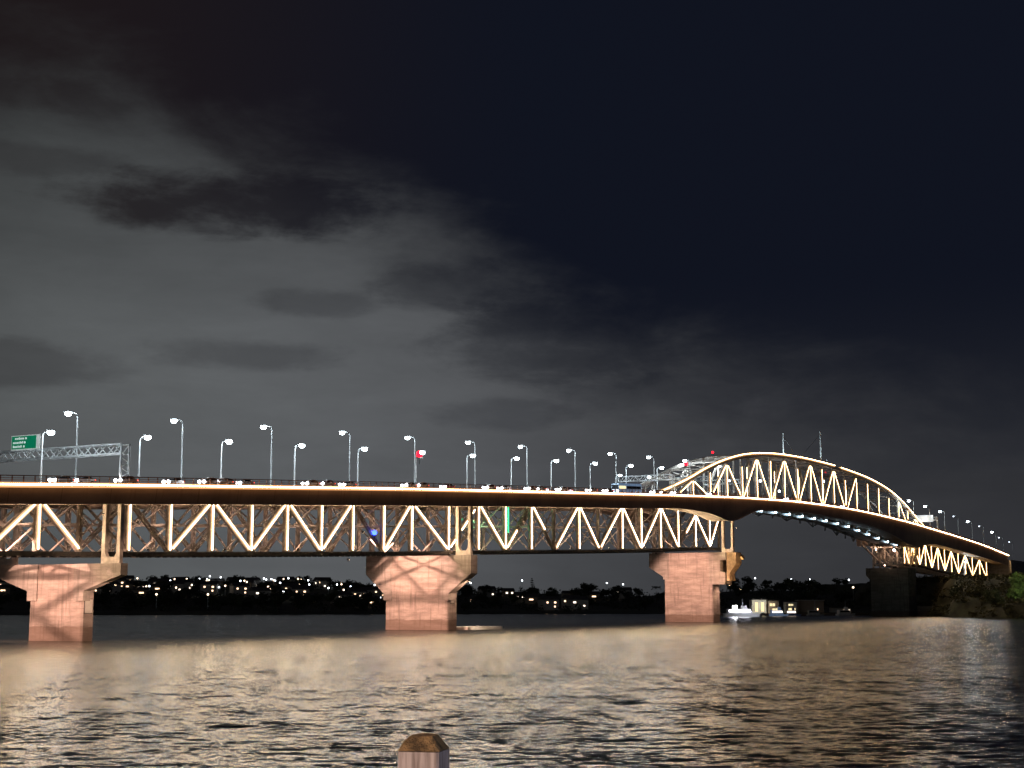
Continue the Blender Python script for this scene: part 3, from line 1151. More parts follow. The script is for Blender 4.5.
p2b = lamp_proto('street_lamp', 13.0, 2.4, '', 'street lamps descending the far approach', .30, glow('dim_lamp_lens', (.75, .85, 1), 9.0))
first = {}
for i, u in enumerate(right_u):
    dim = i in (3, 5, 7, 8)
    src = p2b if dim else p2
    o = src if id(src) not in first else dup(src)
    first[id(src)] = 1
    place(o, B(u, -200.6 if u < 1070 else -204, deck(u)), RZ + math.pi / 2 - .1, '%s street lamp from the left on the descending far approach, %s' % (ORD[i], 'faint' if dim else 'bright'))
p3 = lamp_proto('street_lamp', 9.2, 1.4, '', 'small lamps near the bus')
for i, (u, n) in enumerate(((516.3, 'left of the bus, low'), (543.7, 'right of the bus, upper'), (550.7, 'right of the bus, lower'), (581.2, 'inside the start of the arch'))):
    o = p3 if i == 0 else dup(p3)
    place(o, B(u, -238, deck(u)), RZ - math.pi / 2, 'small distant street lamp ' + n)

# ------------------------------------------------------------------ sign gantries
def gantry(u, vn, vf, hb, label, sign):
    d0 = deck(u)
    t = thing('sign_gantry', label, 'sign gantry', B(u, vn, d0), 'lattice gantries over the road')
    for v in (vn, vf):
        for du in (-.7, 1.5):
            m = MB()
            m.tube([B(u + du, v, d0), B(u + du, v, d0 + hb + 1.8)], .22, 8)
            o = m.build('leg', PALE, t)
        m = MB()
        for k in range(6):
            a, b = d0 + .3 + k * (hb) / 6, d0 + .3 + (k + 1) * hb / 6
            m.beam(B(u + (-.7 if k % 2 else 1.5), v, a), B(u + (1.5 if k % 2 else -.7), v, b), .12, .12)
        m.build('leg_bracing', PALE, t)
    m = MB()
    for du in (-.7, 1.5):
        for h in (hb, hb + 1.8):
            m.beam(B(u + du, vn, d0 + h), B(u + du, vf, d0 + h), .26, .26)
    n = int(abs(vn - vf) / 1.8)
    for k in range(n):
        va, vb = vn + (vf - vn) * k / n, vn + (vf - vn) * (k + 1) / n
        for du in (-.7, 1.5):
            m.beam(B(u + du, va, d0 + (hb if k % 2 else hb + 1.8)), B(u + du, vb, d0 + (hb + 1.8 if k % 2 else hb)), .16, .16)
        m.beam(B(u - .7, va, d0 + hb), B(u + 1.5, vb, d0 + hb), .1, .1)
    m.build('lattice_beam', PALE, t)
    return t


g1 = gantry(213.6, -201.3, -237.0, 5.9, 'long white lattice gantry over the road at the left edge, holding the green sign', True)
sg = thing('road_sign', 'green white bordered road sign standing on the left lattice gantry', 'road sign', B(211.6, -224.5, deck(213) + 7.2))
zb = deck(213) + 7.75
m = MB()
m.bbox(212.45, 212.6, -230.0, -222.2, zb, zb + 2.9)
m.build('sign_border', mat('sign_white', (.8, .82, .8), .4, emit=(.9, 1, .95), strength=.28), sg)
m = MB()
m.bbox(212.36, 212.448, -229.8, -223.2, zb + .18, zb + 2.72)
m.build('sign_face', mat('sign_green', (.0, .16, .075), .45, emit=(0.0, .25, .12), strength=.5), sg)
m = MB()
rr = random.Random(3)
for k, (va, vb) in enumerate(((-228.9, -226.6), (-229.4, -226.9), (-229.4, -227.1))):
    z = zb + 2.05 - k * .8
    v = va
    while v < vb:
        wv = rr.uniform(.12, .3)
        m.bbox(212.32, 212.355, v, v + wv, z, z + rr.choice((.34, .46, .36)))
        v += wv + .1
    m.bbox(212.32, 212.355, vb + .5, vb + .9, z, z + .4)
m.build('lettering', mat('sign_letter_white', (.8, .82, .8), .4, emit=(.85, 1, .95), strength=.5), sg)
m = MB()
for v in (-229, -226, -223.4):
    m.beam(B(212.7, v, zb - .5), B(212.7, v, zb + 2.6), .14, .14)
m.build('support', GALV, sg)

g2 = gantry(500, -208.2, -230.5, 6.0, 'short lattice gantry over the road where the arch begins', False)
g3 = gantry(872, -200.4, -237.0, 6.2, 'lattice gantry at the right foot of the arch with a white panel', False)
m = MB()
m.bbox(871.0, 871.16, -212.5, -202.5, deck(872) + 5.4, deck(872) + 9.2)
m.build('panel', mat('pale_panel', (.7, .75, .78), .5, emit=(.8, .92, 1), strength=.55), g3)

# ------------------------------------------------------------------ signal and marker lamps
def marker(loc, label, r=.45, mt=REDL, post=1.6, grp='red marker lamps'):
    t = thing('marker_lamp', label, 'marker lamp', loc, grp)
    l = Vector(loc)
    m = MB()
    m.tube([l, l + Vector((0, 0, post))], .1, 6)
    m.build('post', STEELDARK, t)
    m = MB()
    m.tube([l + Vector((0, 0, post)), l + Vector((0, 0, post + .2))], r * .9, 8)
    m.build('cap', STEELDARK, t)
    m = MB()
    m.ball(l + Vector((0, 0, post + .2 + r)), r, 10, 6)
    m.build('lens', mt, t)


marker(B(327.2, -206.6, deck(327) + 6.6), 'red signal lamp glowing beside the street lamp left of the middle pier', .85, REDL, 1.6)
marker(B(509.9, -207.0, deck(510) + 10.0), 'red marker lamp hanging before the arch, right of the bus', .6, REDL, 1.0)
for u, n in ((655.0, 'between the two flagpoles'), (585, 'on the rising left shoulder of the arch'), (742, 'on the falling right side of the arch')):
    marker(B(u, VF + .5, arch_top(u) - .8), 'red marker lamp on the arch top, ' + n, .45, REDL, 1.4)
# work lamps inside the arch
ARCHL = glow('arch_lamp_lens', (0.84, 0.94, 1.0), 45.0)
for i, (u, v, w, n) in enumerate(((557, -212, 60.5, 'below the left shoulder of the arch'), (596, -214, 58.5, 'left of the arch centre'), (616, -216, 59, 'near the arch centre, low'),
                                  (640, -214, 67, 'high under the arch crown'), (632, -213, 55.5, 'low under the left flagpole'), (662, -216, 57, 'just right of the arch centre'),
                                  (690, -213, 55.5, 'low right of centre in the arch'), (704, -215, 65, 'high in the right half of the arch'), (578, -216, 56.5, 'inside the left quarter of the arch'))):
    marker(B(u, v, w - 1.5), 'white lamp inside the arch, ' + n, .42, ARCHL, 1.0, 'white lamps inside the arch')

# ------------------------------------------------------------------ vehicles
GLASS = mat('dark_car_glass', (.02, .022, .025), .12, 0, .1)
RUB = mat('tyre_rubber', (.02, .02, .02), .9, 0, .2)


def wheels(t, xs, y, r):
    for x in xs:
        for s in (-1, 1):
            m = MB()
            m.tube([(x, s * y, r), (x, s * (y - .24), r)], r, 12)
            o = m.build('wheel', RUB, t)
            m = MB()
            m.tube([(x, s * (y + .012), r), (x, s * (y - .02), r)], r * .55, 10)
            m.build('rim', GALV, o)


def car_proto(paint, label):
    """car pointing along -x (towards the viewer's end of the bridge)"""
    t = thing('car', label, 'car', (0, 0, 0), 'cars crossing the bridge')
    m = MB()
    prof = [(-2.2, .35), (-2.25, .72), (-2.05, .92), (-1.05, 1.02), (-.35, 1.0), (1.6, 1.02), (2.15, .98), (2.22, .6), (2.15, .35)]
    m.prism([(x, -.88, z) for x, z in prof], (0, 1.76, 0))
    m.build('body', paint, t)
    m = MB()
    lo = [(-1.15, -.8, 1.0), (1.75, -.8, 1.0), (1.75, .8, 1.0), (-1.15, .8, 1.0)]
    hi = [(-.35, -.62, 1.5), (1.2, -.62, 1.5), (1.2, .62, 1.5), (-.35, .62, 1.5)]
    m.hexa(lo + hi)
    m.build('windows', GLASS, t)
    m = MB()
    m.prism([(-.4, -.66, 1.5), (1.25, -.66, 1.5), (1.25, .66, 1.5), (-.4, .66, 1.5)], (0, 0, .06))
    m.build('roof', paint, t)
    for s in (-1, 1):
        m = MB()
        m.ball((-2.22, s * .62, .76), .36, 8, 5, (.6, 1.15, .85))  # enlarged ball imitates the headlight's glare
        m.build('headlight', HEADL, t)
        m = MB()
        m.box(2.17, 2.26, s * .78 - .14, s * .78 + .14, .68, .88)
        m.build('tail_light', TAILL, t)
    wheels(t, (-1.4, 1.35), .89, .32)
    return t


PAINTS = [('white', (.75, .75, .75)), ('silver', (.45, .46, .48)), ('red', (.35, .03, .03)), ('dark', (.04, .045, .06))]
protos = {}
used = set()
cars = [(200.5, -203.8, 'white', 1, 'left of the gantry leg, leading a pair'), (206.0, -203.8, 'white', 1, 'left of the gantry leg, following close behind another'), (231.5, -204.5, 'silver', 1, 'right of the gantry, far left of the span'),
        (238.6, -201.4, 'white', 1, 'right of the third front lamp'), (247.5, -204.2, 'white', 1, 'in the middle of the left span'), (253.5, -204.2, 'silver', 1, 'in the left span tailing a white one'), (273.6, -201.5, 'white', 1, 'right of the fourth front lamp'),
        (314.5, -201.6, 'white', 1, 'with dazzling headlights under the red signal'), (337.5, -204.4, 'red', 1, 'just left of the middle pier'), (355.0, -201.6, 'white', 1, 'just right of the middle pier'),
        (379.0, -201.6, 'white', 1, 'with dazzling headlights over the green strip'), (392.0, -204.6, 'silver', 1, 'close behind the dazzling one over the green strip'), (398.5, -201.6, 'white', 1, 'leading two over the right lattice span'),
        (408.5, -204.8, 'red', 1, 'following two over the right lattice span'), (431.0, -201.6, 'dark', 1, 'just in front of the bus'), (468.0, -201.4, 'white', 1, 'behind the bus where the arch starts'),
        (486.5, -201.5, 'white', 1, 'with bright headlights at the left foot of the arch'), (609.0, -201.5, 'white', 1, 'with bright headlights under the arch crown'), (690.0, -201.5, 'silver', 1, 'under the right half of the arch'),
        (866.0, -201.6, 'white', 1, 'at the right foot of the arch'), (214.8, -201.5, 'silver', 1, 'passing the gantry leg'), (243.0, -201.4, 'white', 1, 'just behind another right of the third front lamp'),
        (279.5, -201.5, 'silver', 1, 'just behind another right of the fourth front lamp'), (292.0, -204.4, 'white', 1, 'left of the fifth front lamp'), (320.2, -201.6, 'white', 1, 'behind the dazzling one under the red signal'), (368.0, -204.4, 'white', 1, 'over the first bay right of the middle pier'),
        (384.6, -201.6, 'white', 1, 'behind the dazzling one over the green strip'), (419.0, -201.6, 'white', 1, 'beside the tenth front lamp'), (474.0, -201.4, 'silver', 1, 'second behind the bus where the arch starts'), (520.0, -201.5, 'white', 1, 'inside the left foot of the arch'), (221.0, -227.5, 'dark', -1, 'on the far lanes behind the gantry leg'), (427.0, -227.8, 'red', -1, 'on the far lanes left of the bus')]
for u, v, c, d, n in cars:
    if c not in protos:
        protos[c] = car_proto(mat(c + '_car_paint', dict(PAINTS)[c], .3, .1, .05), '')
        o = protos[c]
    else:
        o = dup(protos[c])
    sl = math.atan2(deck(u + 2) - deck(u - 2), 4)
    place(o, B(u, v, deck(u) + .03), RZ if d > 0 else RZ + math.pi, '%s car on the bridge %s' % (c, n))
    o.rotation_euler = (0, -sl * d, o.rotation_euler.z)
# articulated bus
bus = thing('bus', 'long pale bus with blue glow and yellow lit front windows, left of the arch', 'bus', (0, 0, 0))
m = MB()
m.prism([(-9.2, -1.25, .4), (-9.3, -1.25, 1.6), (-9.0, -1.25, 3.15), (-8.7, -1.25, 3.3), (9.2, -1.25, 3.3), (9.2, -1.25, .4)], (0, 2.5, 0))
m.build('body', mat('blue_lit_bus_body', (.55, .68, .82), .35, emit=(.35, .6, 1.0), strength=.22), bus)  # white body tinted blue and made to glow, imitating blue light
for x0, x1, mt in ((-8.6, -3.4, WIN_Y), (-2.8, 8.6, GLASS)):
    m = MB()
    for s in (-1.27, 1.27):
        m.box(x0, x1, s - .015, s + .015, 1.55, 2.5)
    m.build('window', mt, bus)
m = MB()
m.box(-9.33, -9.2, -1.1, 1.1, 1.5, 2.85)
m.build('windscreen', GLASS, bus)
for s in (-1, 1):
    m = MB()
    m.ball((-9.3, s * .95, .85), .3, 8, 5, (.5, 1.2, .8))
    m.build('headlight', HEADL, bus)
wheels(bus, (-6.4, 1.2, 6.2), 1.26, .5)
place(bus, B(449, -203.2, deck(449) + .03), RZ, bus['label'])
bus.rotation_euler = (0, -math.atan2(deck(455) - deck(443), 12), RZ)

# ------------------------------------------------------------------ floodlights that colour the piers and trusses
PINK = (1.0, .56, .42)
for i, (u, vc, wt_, n) in enumerate(((213, -217, 14.6, 'leftmost'), (347, -220, 19.9, 'middle'), (542, -220, 26.4, 'plain pink'))):
    floodlight(B(u - 34, vc + 1.5, truss_bottom(u - 34) - .9), B(u, vc + .5, wt_ * .48), 'added warm fill lamp under the truss facing the %s pier' % n, (50000, 56000, 92000)[i], PINK, LAMPW, (50, 50, 60)[i], .25, .5)  # fill lamps added below the truss to soften the bracing shadows
    floodlight(B(u - 27, vc + 1.0, truss_bottom(u - 27) + 6.0), B(u, vc + .5, wt_ * .45), 'warm floodlight inside the truss facing the %s pier' % n, (64000, 70000, 9000)[i], PINK, LAMPW, 60, .35, .16)
    floodlight(B(u - 9, -196.6, wt_ + 8.6), B(u + 1.5, -209.5, wt_ * .35), 'added fill lamp beside the girder above the near end of the %s pier' % n, (7000, 9000, 10000)[i], (1, .62, .42), LAMPW, 75, .4, .6, s=.3)  # lamps added to brighten the dim side faces of the piers
for u, v, w, n in ((214.2, -202.6, 10.6, 'leftmost'), (349.0, -204.4, 13.0, 'middle'), (546.5, -204.9, 13.9, 'plain pink')):
    floodlight(B(u, v, w), B(u + .8, -210, w * .28), 'small added fill lamp under the near bracket end of the %s pier' % n, 2600, (1, .6, .42), LAMPW, 120, .5, .5, s=.3)  # more added fill for the near side face of each pier
floodlight(B(353.4, -206.5, 8.0), B(364, -212, 0), 'added lamp by the middle pier brightening the pale light patch', 30000, (1, .8, .62), LAMPW, 90, .5, .5, s=.3)  # added lamp that brightens the stand-in for light on the water
# warm wash on near ends of crossheads
floodlight(B(535, -196.4, 12.0), B(544, -203, 22), 'warm floodlight below the boxy pier bracket', 7000, (1, .55, .3), LAMPW, 90, .2, .6, s=.4)  # lamp hangs free below the bracket
floodlight(B(548.8, -200.9, 24.4), B(544, -203.0, 19), 'amber lamp tucked against the boxy bracket of the plain pink pier', 900, (1, .62, .2), STRIPY, 130, .3, .6, s=1.6)
marker(B(310.4, -209.0, 23.0), 'blue lamp glowing inside the left lattice span', .62, STRIPB, .6, 'coloured lamps on the bridge')
floodlight(B(373.6, -221.5, 31.4), B(380, -214, 29), 'green floodlight high inside the right lattice span', 1600, (.05, 1, .45), STRIPG, 140, .4, .6, s=1.2)
floodlight(B(981, -208.5, 33.5), B(975, -188, 10), 'glaring white floodlight under the far approach', 7500, (.8, .9, 1), LAMP, 140, .3, .6, s=1.5)
for v, w, n in ((-226.0, 36.6, 'left'), (-215.5, 36.0, 'right'), (-221, 28.2, 'lowest')):
    marker(B(832.5, v, w - 2.0), 'warm glaring lamp on the steel tower, %s of three' % n, .7 if n != 'lowest' else .4, glow('tower_lamp_lens_' + n, (1, .62, .42), 60.0 if n != 'lowest' else 30.0), 1.2, 'lamps on the steel tower')
for i, u in enumerate(np.linspace(578, 812, 14)):
    marker(B(u, VN + 1.25, nav_bottom(u) - .9), '%s cool white lamp from the left in the row under the channel span' % ORD[i], .46, BLUEW, .5, 'cool lamps under the channel span')

# warm fill lamps added above the bottom chords to brighten the lattice
for us_, n in (((156, 178, 198), 'leftmost'), ((232, 256, 282, 306, 334), 'left'), ((370, 396, 424, 452, 482, 514), 'right')):
    for k, u in enumerate(us_):
        floodlight(B(u, VN - 1.2, truss_bottom(u) + 1.5), B(u + 5, VF, truss_bottom(u) + 6.5), '%s added warm fill lamp from the left inside the %s lattice span' % (ORD[k], n), 5200, (1, .64, .46), LAMPW, 150, .5, .5, s=.32, grp='added warm fill lamps inside the lattice spans')

# ------------------------------------------------------------------ vegetation
LEAF = []
for i, c in enumerate(((.035, .045, .022), (.050, .060, .028), (.028, .036, .022))):
    LEAF.append(mat('foliage_tone_%s' % 'abc'[i], c, .8, 0, .5, .6))
LEAFG = mat('bright_foliage', (.085, .13, .035), .8, 0, .55, .35)
LEAFO = mat('olive_foliage', (.060, .058, .026), .85, 0, .55, .3)
BARK = mat('bark', (.07, .05, .035), .9, 0, .3, 2)


def leaves(mb, blobs, n, size, rnd):
    for _ in range(n):
        c, r = rnd.choice(blobs)
        d = Vector((rnd.gauss(0, 1), rnd.gauss(0, 1), rnd.gauss(0, 1))).normalized() * (rnd.random() ** .45)
        p = Vector(c) + Vector((d.x * r[0], d.y * r[1], d.z * r[2]))
        a = Vector((rnd.gauss(0, 1), rnd.gauss(0, 1), rnd.gauss(0, .6))).normalized()
        b = a.cross(Vector((rnd.gauss(0, 1), rnd.gauss(0, 1), rnd.gauss(0, 1)))).normalized()
        s = size * rnd.uniform(.6, 1.3)
        mb.add([p - a * s, p + b * s * .6, p + a * s, p - b * s * .6], [(0, 1, 2, 3)])


def tree_mesh(name, h, wd, seed, kind='round', n=420, leaf=None, parent_label=''):
    rnd = random.Random(seed)
    m = MB()
    m.k = 0
    m.tube([(0, 0, -.8), (.15, .1, h * .35), (.3, -.1, h * .75)], [h * .035, h * .025, h * .008], 6)
    blobs = []
    if kind == 'round':
        for i in range(9):
            a = rnd.random() * 6.28
            rr = rnd.uniform(.1, .42) * wd
            z = rnd.uniform(.36, .86) * h
            c = (math.cos(a) * rr, math.sin(a) * rr, z)
            m.tube([(0.1, 0, h * .3), (c[0] * .6, c[1] * .6, z * .85), c], [h * .014, h * .009, .03], 5)
            q = rnd.uniform(.16, .27) * wd
            blobs.append((c, (q, q, q * .8)))
    elif kind == 'cone':
        for i in range(11):
            z = h * (.18 + .8 * i / 10)
            q = wd * .42 * (1.05 - i / 10.5)
            for k in range(3):
                a = rnd.random() * 6.28
                blobs.append(((math.cos(a) * q * .5, math.sin(a) * q * .5, z), (q * .7 + .15, q * .7 + .15, h * .022)))
    elif kind == 'palm':
        for k in range(13):
            a = k * 6.28 / 13
            e = (math.cos(a) * wd * .5, math.sin(a) * wd * .5, h * (.92 + .10 * math.sin(k * 2.1)))
            for j in range(4):
                f = (j + 1) / 4
                blobs.append(((e[0] * f, e[1] * f, h * .97 + (e[2] - h * .97) * f * f), (.5, .5, .22)))
    m.k = 1
    leaves(m, blobs, n, (wd * .075 if kind == 'round' else wd * .05) + .05, rnd)
    return m.build(name, [BARK, leaf or LEAF[seed % 3]], None, (0, 0, 0))


rnd = random.Random(21)
REFS = [(p_, 'the %s front lamp' % ORD[i_]) for i_, p_ in enumerate((43, 140, 222, 295, 358, 416, 467, 511, 551, 590, 626, 657))] + \
       [(p_, 'the %s tall lamp' % ORD[i_]) for i_, p_ in enumerate((78, 183, 272, 350, 415, 475, 527, 575, 616, 654))] + \
       [(722, 'the boxy pier bracket'), (757, 'the white boathouse'), (783, 'the left flagpole'), (820, 'the right flagpole'), (866, 'the wide dark pier')]
TAKEN = set()


def cell(px):
    q = min(REFS, key=lambda r: abs(r[0] - px))
    return ('left of %s' if px < q[0] else 'right of %s') % q[1]


def claim(lab):
    if lab in TAKEN:
        return False
    TAKEN.add(lab)
    return True


tp = [tree_mesh('shore_tree', 9, 10, 1), tree_mesh('shore_tree', 8, 12, 2), tree_mesh('shore_tree', 11, 9, 5), tree_mesh('shore_tree', 7, 9, 6)]
kinds = ['tall round', 'broad low', 'narrow tall', 'small round']
used = set()


def put(src, idx, loc, s, lab, grp):
    if idx not in used:
        used.add(idx)
        o = src
    else:
        o = dup(src)
    o.location = loc
    o.scale = (s, s, s)
    o.rotation_euler = (0, 0, rnd.random() * 6.28)
    tag(o, lab, 'tree', grp)
    return o


n_tree = 0
while n_tree < 205:
    px = rnd.choice((rnd.uniform(-40, 876), rnd.uniform(-40, 876), rnd.uniform(95, 385)))
    back = rnd.random() < .7
    y = rnd.uniform(1120, 1345) if back else rnd.uniform(960, 1080)
    x = (px - 512) / F * y
    if y < shore(x * 1000 / y) + 25:
        continue
    k = rnd.randrange(4)
    lab = '%s dark tree, %s far wood, %s' % (kinds[k], 'back of' if back else 'front of', cell(px))
    if not claim(lab):
        k = (k + 1) % 4
        lab = '%s dark tree, %s far wood, %s' % (kinds[k], 'back of' if back else 'front of', cell(px))
        if not claim(lab):
            continue
    n_tree += 1
    put(tp[k], k, (x, y, hill_h(x, y) - .4), rnd.uniform(.75, 1.25), lab, 'dark trees on the far hills')
m_ = tree_mesh('norfolk_pine', 17, 9, 9, 'cone', 500, LEAF[0])
y = 1180
x = (532 - 512) / F * y
put(m_, 'pine', (x, y, hill_h(x, y) - .5), 1.0, 'conical pine standing above the far treeline right of the middle pier', None)
m_ = tree_mesh('palm_tree', 13, 7, 8, 'palm', 420, LEAF[2])
y = 1150
x = (655 - 512) / F * y
put(m_, 'palm', (x, y, hill_h(x, y)), 1.0, 'lone palm on the far shore just left of the plain pink pier', None)

# far wood: a mass of low scrub between the trees
rw = random.Random(4)
m = MB()
blobs = []
for i in range(520):
    px = rw.uniform(-60, 1040)
    y = rw.uniform(930, 1330)
    x = (px - 512) / F * y
    if y < shore(x * 1000 / y) + 8:
        continue
    blobs.append(((x, y, hill_h(x, y) + 1.6), (5.5, 5.5, rw.uniform(2.2, 4.2))))
leaves(m, blobs, 15000, 1.05, rw)
tag(m.build('far_wood', LEAF[2], None, (0, 0, 0)), 'dark mass of scrub and low wood covering the far hills', 'wood', None, 'stuff')

# headland scrub and trees
rh = random.Random(9)
m = MB()
blobs = []
for i in range(620):
    y = rh.uniform(690, 1010)
    c = 231 + 7 * math.sin(y * .03) + 3 * math.sin(y * .11) + max(0, 705 - y) * .9
    x = c + 3 + rh.random() ** 1.5 * 60
    blobs.append(((x, y, head_h(x, y) + .8), (rh.uniform(1.8, 3.4), rh.uniform(1.8, 3.4), rh.uniform(1.0, 2.4))))
leaves(m, blobs, 27000, .62, rh)
tag(m.build('headland_scrub', LEAFO, None, (0, 0, 0)), 'olive scrub covering the headland bluff under the far approach', 'scrub', None, 'stuff')
hb = [tree_mesh('headland_tree', 11, 11, 31, 'round', 900, LEAFO), tree_mesh('headland_tree', 9, 12, 32, 'round', 900, LEAF[1])]
for i, (px, y, s, n) in enumerate(((930, 812, .75, 'just right of the wide dark pier'), (952, 800, .62, 'under the middle of the far zigzag span'), (975, 770, .7, 'below the glaring white floodlight'), (990, 745, .85, 'left of the bright green tree'))):
    x = (px - 512) / F * y
    k = i % 2
    put(hb[k], 'h%d' % k, (x, y, head_h(x, y) - .5), s, 'olive tree on the headland ' + n, 'olive trees on the headland')
m_ = tree_mesh('bright_tree', 17, 15, 40, 'round', 2600, LEAFG)
GT = put(m_, 'bright', (250.5, 744, head_h(250.5, 744) - 1.0), 1.0, 'bright green lamp lit tree at the right edge of the picture', None)
m_ = tree_mesh('bright_tree', 13, 13, 41, 'round', 2000, LEAFG)
put(m_, 'bright2', (262, 752, head_h(262, 752) - 1.0), 1.0, 'green tree half cut off by the right edge beside a brighter one', None)
floodlight((244, 716, 14.5), (251, 744, 17), 'park lamp on the headland lighting the bright green tree', 9000, (.9, 1, .62), LAMPW, 80, .3, .8, s=.3, grp='lamps on the headland')

# retaining wall on the headland shore
m = MB()
m.prism([(226, 866, -2), (243, 866, -2), (262, 800, -2), (256, 800, -2)], (0, 0, 7.5))
tag(m.build('retaining_wall', CONC_D), 'dark concrete retaining wall at the waterline right of the wide pier', 'wall')

# ------------------------------------------------------------------ houses and lights on the far hills
ROOF = mat('dark_roof', (.06, .055, .055), .8, 0, .2)
WALLM = [mat('house_wall_white', (.36, .34, .31), .8, 0, .1), mat('house_wall_tan', (.28, .23, .18), .8, 0, .1)]


def house_proto(w, d, h, wins, wallm, winm):
    t = thing('house', '', 'house', (0, 0, 0))
    m = MB()
    m.prism([(-w / 2, -d / 2, -2), (w / 2, -d / 2, -2), (w / 2, d / 2, -2), (-w / 2, d / 2, -2)], (0, 0, h + 2))
    m.build('wall', wallm, t)
    m = MB()
    m.prism([(-w / 2 - .4, -d / 2 - .5, h), (-w / 2 - .4, d / 2 + .5, h), (-w / 2 - .4, 0, h + d * .28)], (w + .8, 0, 0))
    m.build('roof', ROOF, t)
    for (x, z, ww, hh) in wins:
        m = MB()
        m.box(x - ww / 2, x + ww / 2, -d / 2 - .09, -d / 2 - .01, z, z + hh)
        o = m.build('window', winm, t)
        m = MB()
        m.box(x - ww / 2 - .1, x + ww / 2 + .1, -d / 2 - .16, -d / 2 - .10, z - .12, z)
        m.build('sill', wallm, o)
    return t


hp = [house_proto(13, 9, 5.5, [(-3.5, 3.2, 1.9, 1.1), (3.6, .8, 1.3, 1.1)], WALLM[0], WIN_C),
      house_proto(10, 8, 3.4, [(0, .9, 3.2, 1.0)], WALLM[1], WIN_W),
      house_proto(12, 9, 6.0, [(-3, 3.6, 1.3, 1.1), (3.0, 3.6, 1.5, 1.1), (2.8, .8, 1.1, 1.1)], WALLM[0], WIN_W),
      house_proto(9, 8, 3.2, [(-2, .9, 1.6, 1.2), (2.4, .9, 1.4, 1.2)], WALLM[1], WIN_C)]
hn = ['white two storey house with pale windows', 'tan long windowed warm house', 'white two storey house with warm windows', 'small tan house with pale windows']
usedh = set()
LEVEL = {'top': (1270, 1330), 'middle': (1190, 1260), 'foot': (1075, 1180)}


def put_house(k, px, y, lv, dz=0.0):
    lab = '%s, %s of hill, %s' % (hn[k], lv, cell(px))
    if not claim(lab):
        return False
    x = (px - 512) / F * y
    o = hp[k] if k not in usedh else dup(hp[k])
    usedh.add(k)
    place(o, (x, y, hill_h(x, y) + dz), math.atan2(-x, y) * .8 + rnd.uniform(-.5, .5), lab, 'houses on the far hill')
    return True


nh = 0
while nh < 72:
    px = rnd.choice([rnd.gauss(140, 26), rnd.gauss(240, 40), rnd.gauss(315, 16), rnd.uniform(95, 385), rnd.uniform(95, 385), rnd.uniform(0, 30)])
    if not 0 < px < 383:
        continue
    lv = rnd.choice(('top', 'middle', 'middle', 'foot', 'foot'))
    if put_house(rnd.randrange(4), px, rnd.uniform(*LEVEL[lv]), lv, -2.6 if lv == 'top' else .9):
        nh += 1
for px, y, k, lv in ((548, 1060, 2, 'foot'), (577, 1075, 0, 'foot'), (571, 1085, 2, 'foot'), (520, 1180, 3, 'middle'), (568, 1230, 1, 'middle'), (592, 1235, 1, 'middle'), (622, 1240, 0, 'middle'), (508, 1230, 3, 'middle'), (533, 1150, 1, 'middle'), (487, 1235, 0, 'middle')):
    put_house(k, px, y, lv, 1.0)
# street lights on the hills
hl = thing('hill_street_light', '', 'street light', (0, 0, 0))
m = MB()
m.tube([(0, 0, -1), (0, 0, 7.6)], .12, 6)
m.build('pole', GALV, hl)
m = MB()
m.ball((0, -.3, 7.8), .62, 8, 5)
m.build('lens', glow('hill_lamp_lens', (1, .74, .5), 5.0), hl)
hl2 = thing('hill_street_light', '', 'street light', (0, 0, 0))
for ch in list(hl.children):
    c = ch.copy()
    COL.objects.link(c)
    c.parent = hl2
    if c.name.startswith('lens'):
        c.data = c.data.copy()
        c.data.materials[0] = glow('hill_lamp_cool_lens', (.86, .93, 1.0), 8.0)
uh = set()


def hill_light(px, y, k, lab, grp, dz=0):
    src = (hl, hl2)[k]
    x = (px - 512) / F * y
    o = src if k not in uh else dup(src)
    uh.add(k)
    place(o, (x, y, hill_h(x, y) + dz), 0, lab, grp)


nl = 0
while nl < 78:
    px = rnd.choice([rnd.gauss(150, 40), rnd.gauss(300, 22), rnd.uniform(95, 385), rnd.uniform(95, 385)])
    if not 90 < px < 383:
        continue
    k = rnd.randrange(2)
    lv = rnd.choice(('top', 'middle', 'foot'))
    lab = '%s street light, %s of the far hill, %s' % (('warm', 'cool')[k], lv, cell(px))
    if claim(lab):
        hill_light(px, rnd.uniform(*LEVEL[lv]), k, lab, 'street lights on the far hill', rnd.uniform(-3, 1.0))
        nl += 1
for px, y, k, n in ((211, 940, 0, 'alone low on the shore between the left piers'), (160, 930, 0, 'low on the shore, left of another lone one'), (471, 1290, 1, 'just right of the middle pier'), (522, 1290, 1, 'beside the conical pine'), (606, 1300, 1, 'on the ridge right of the pine'), (622, 1300, 1, 'on the ridge left of the palm'),
                    (753, 1250, 1, 'over the moored ferry'), (789, 1230, 1, 'on the ridge above the lit boathouse'), (807, 1200, 1, 'on the ridge, middle under the arch'), (846, 1180, 1, 'on the ridge just left of the wide dark pier'), (850, 1020, 0, 'low between the trees left of the wide dark pier')):
    hill_light(px, y, k, 'lone hill street light ' + n, None, 3.0)

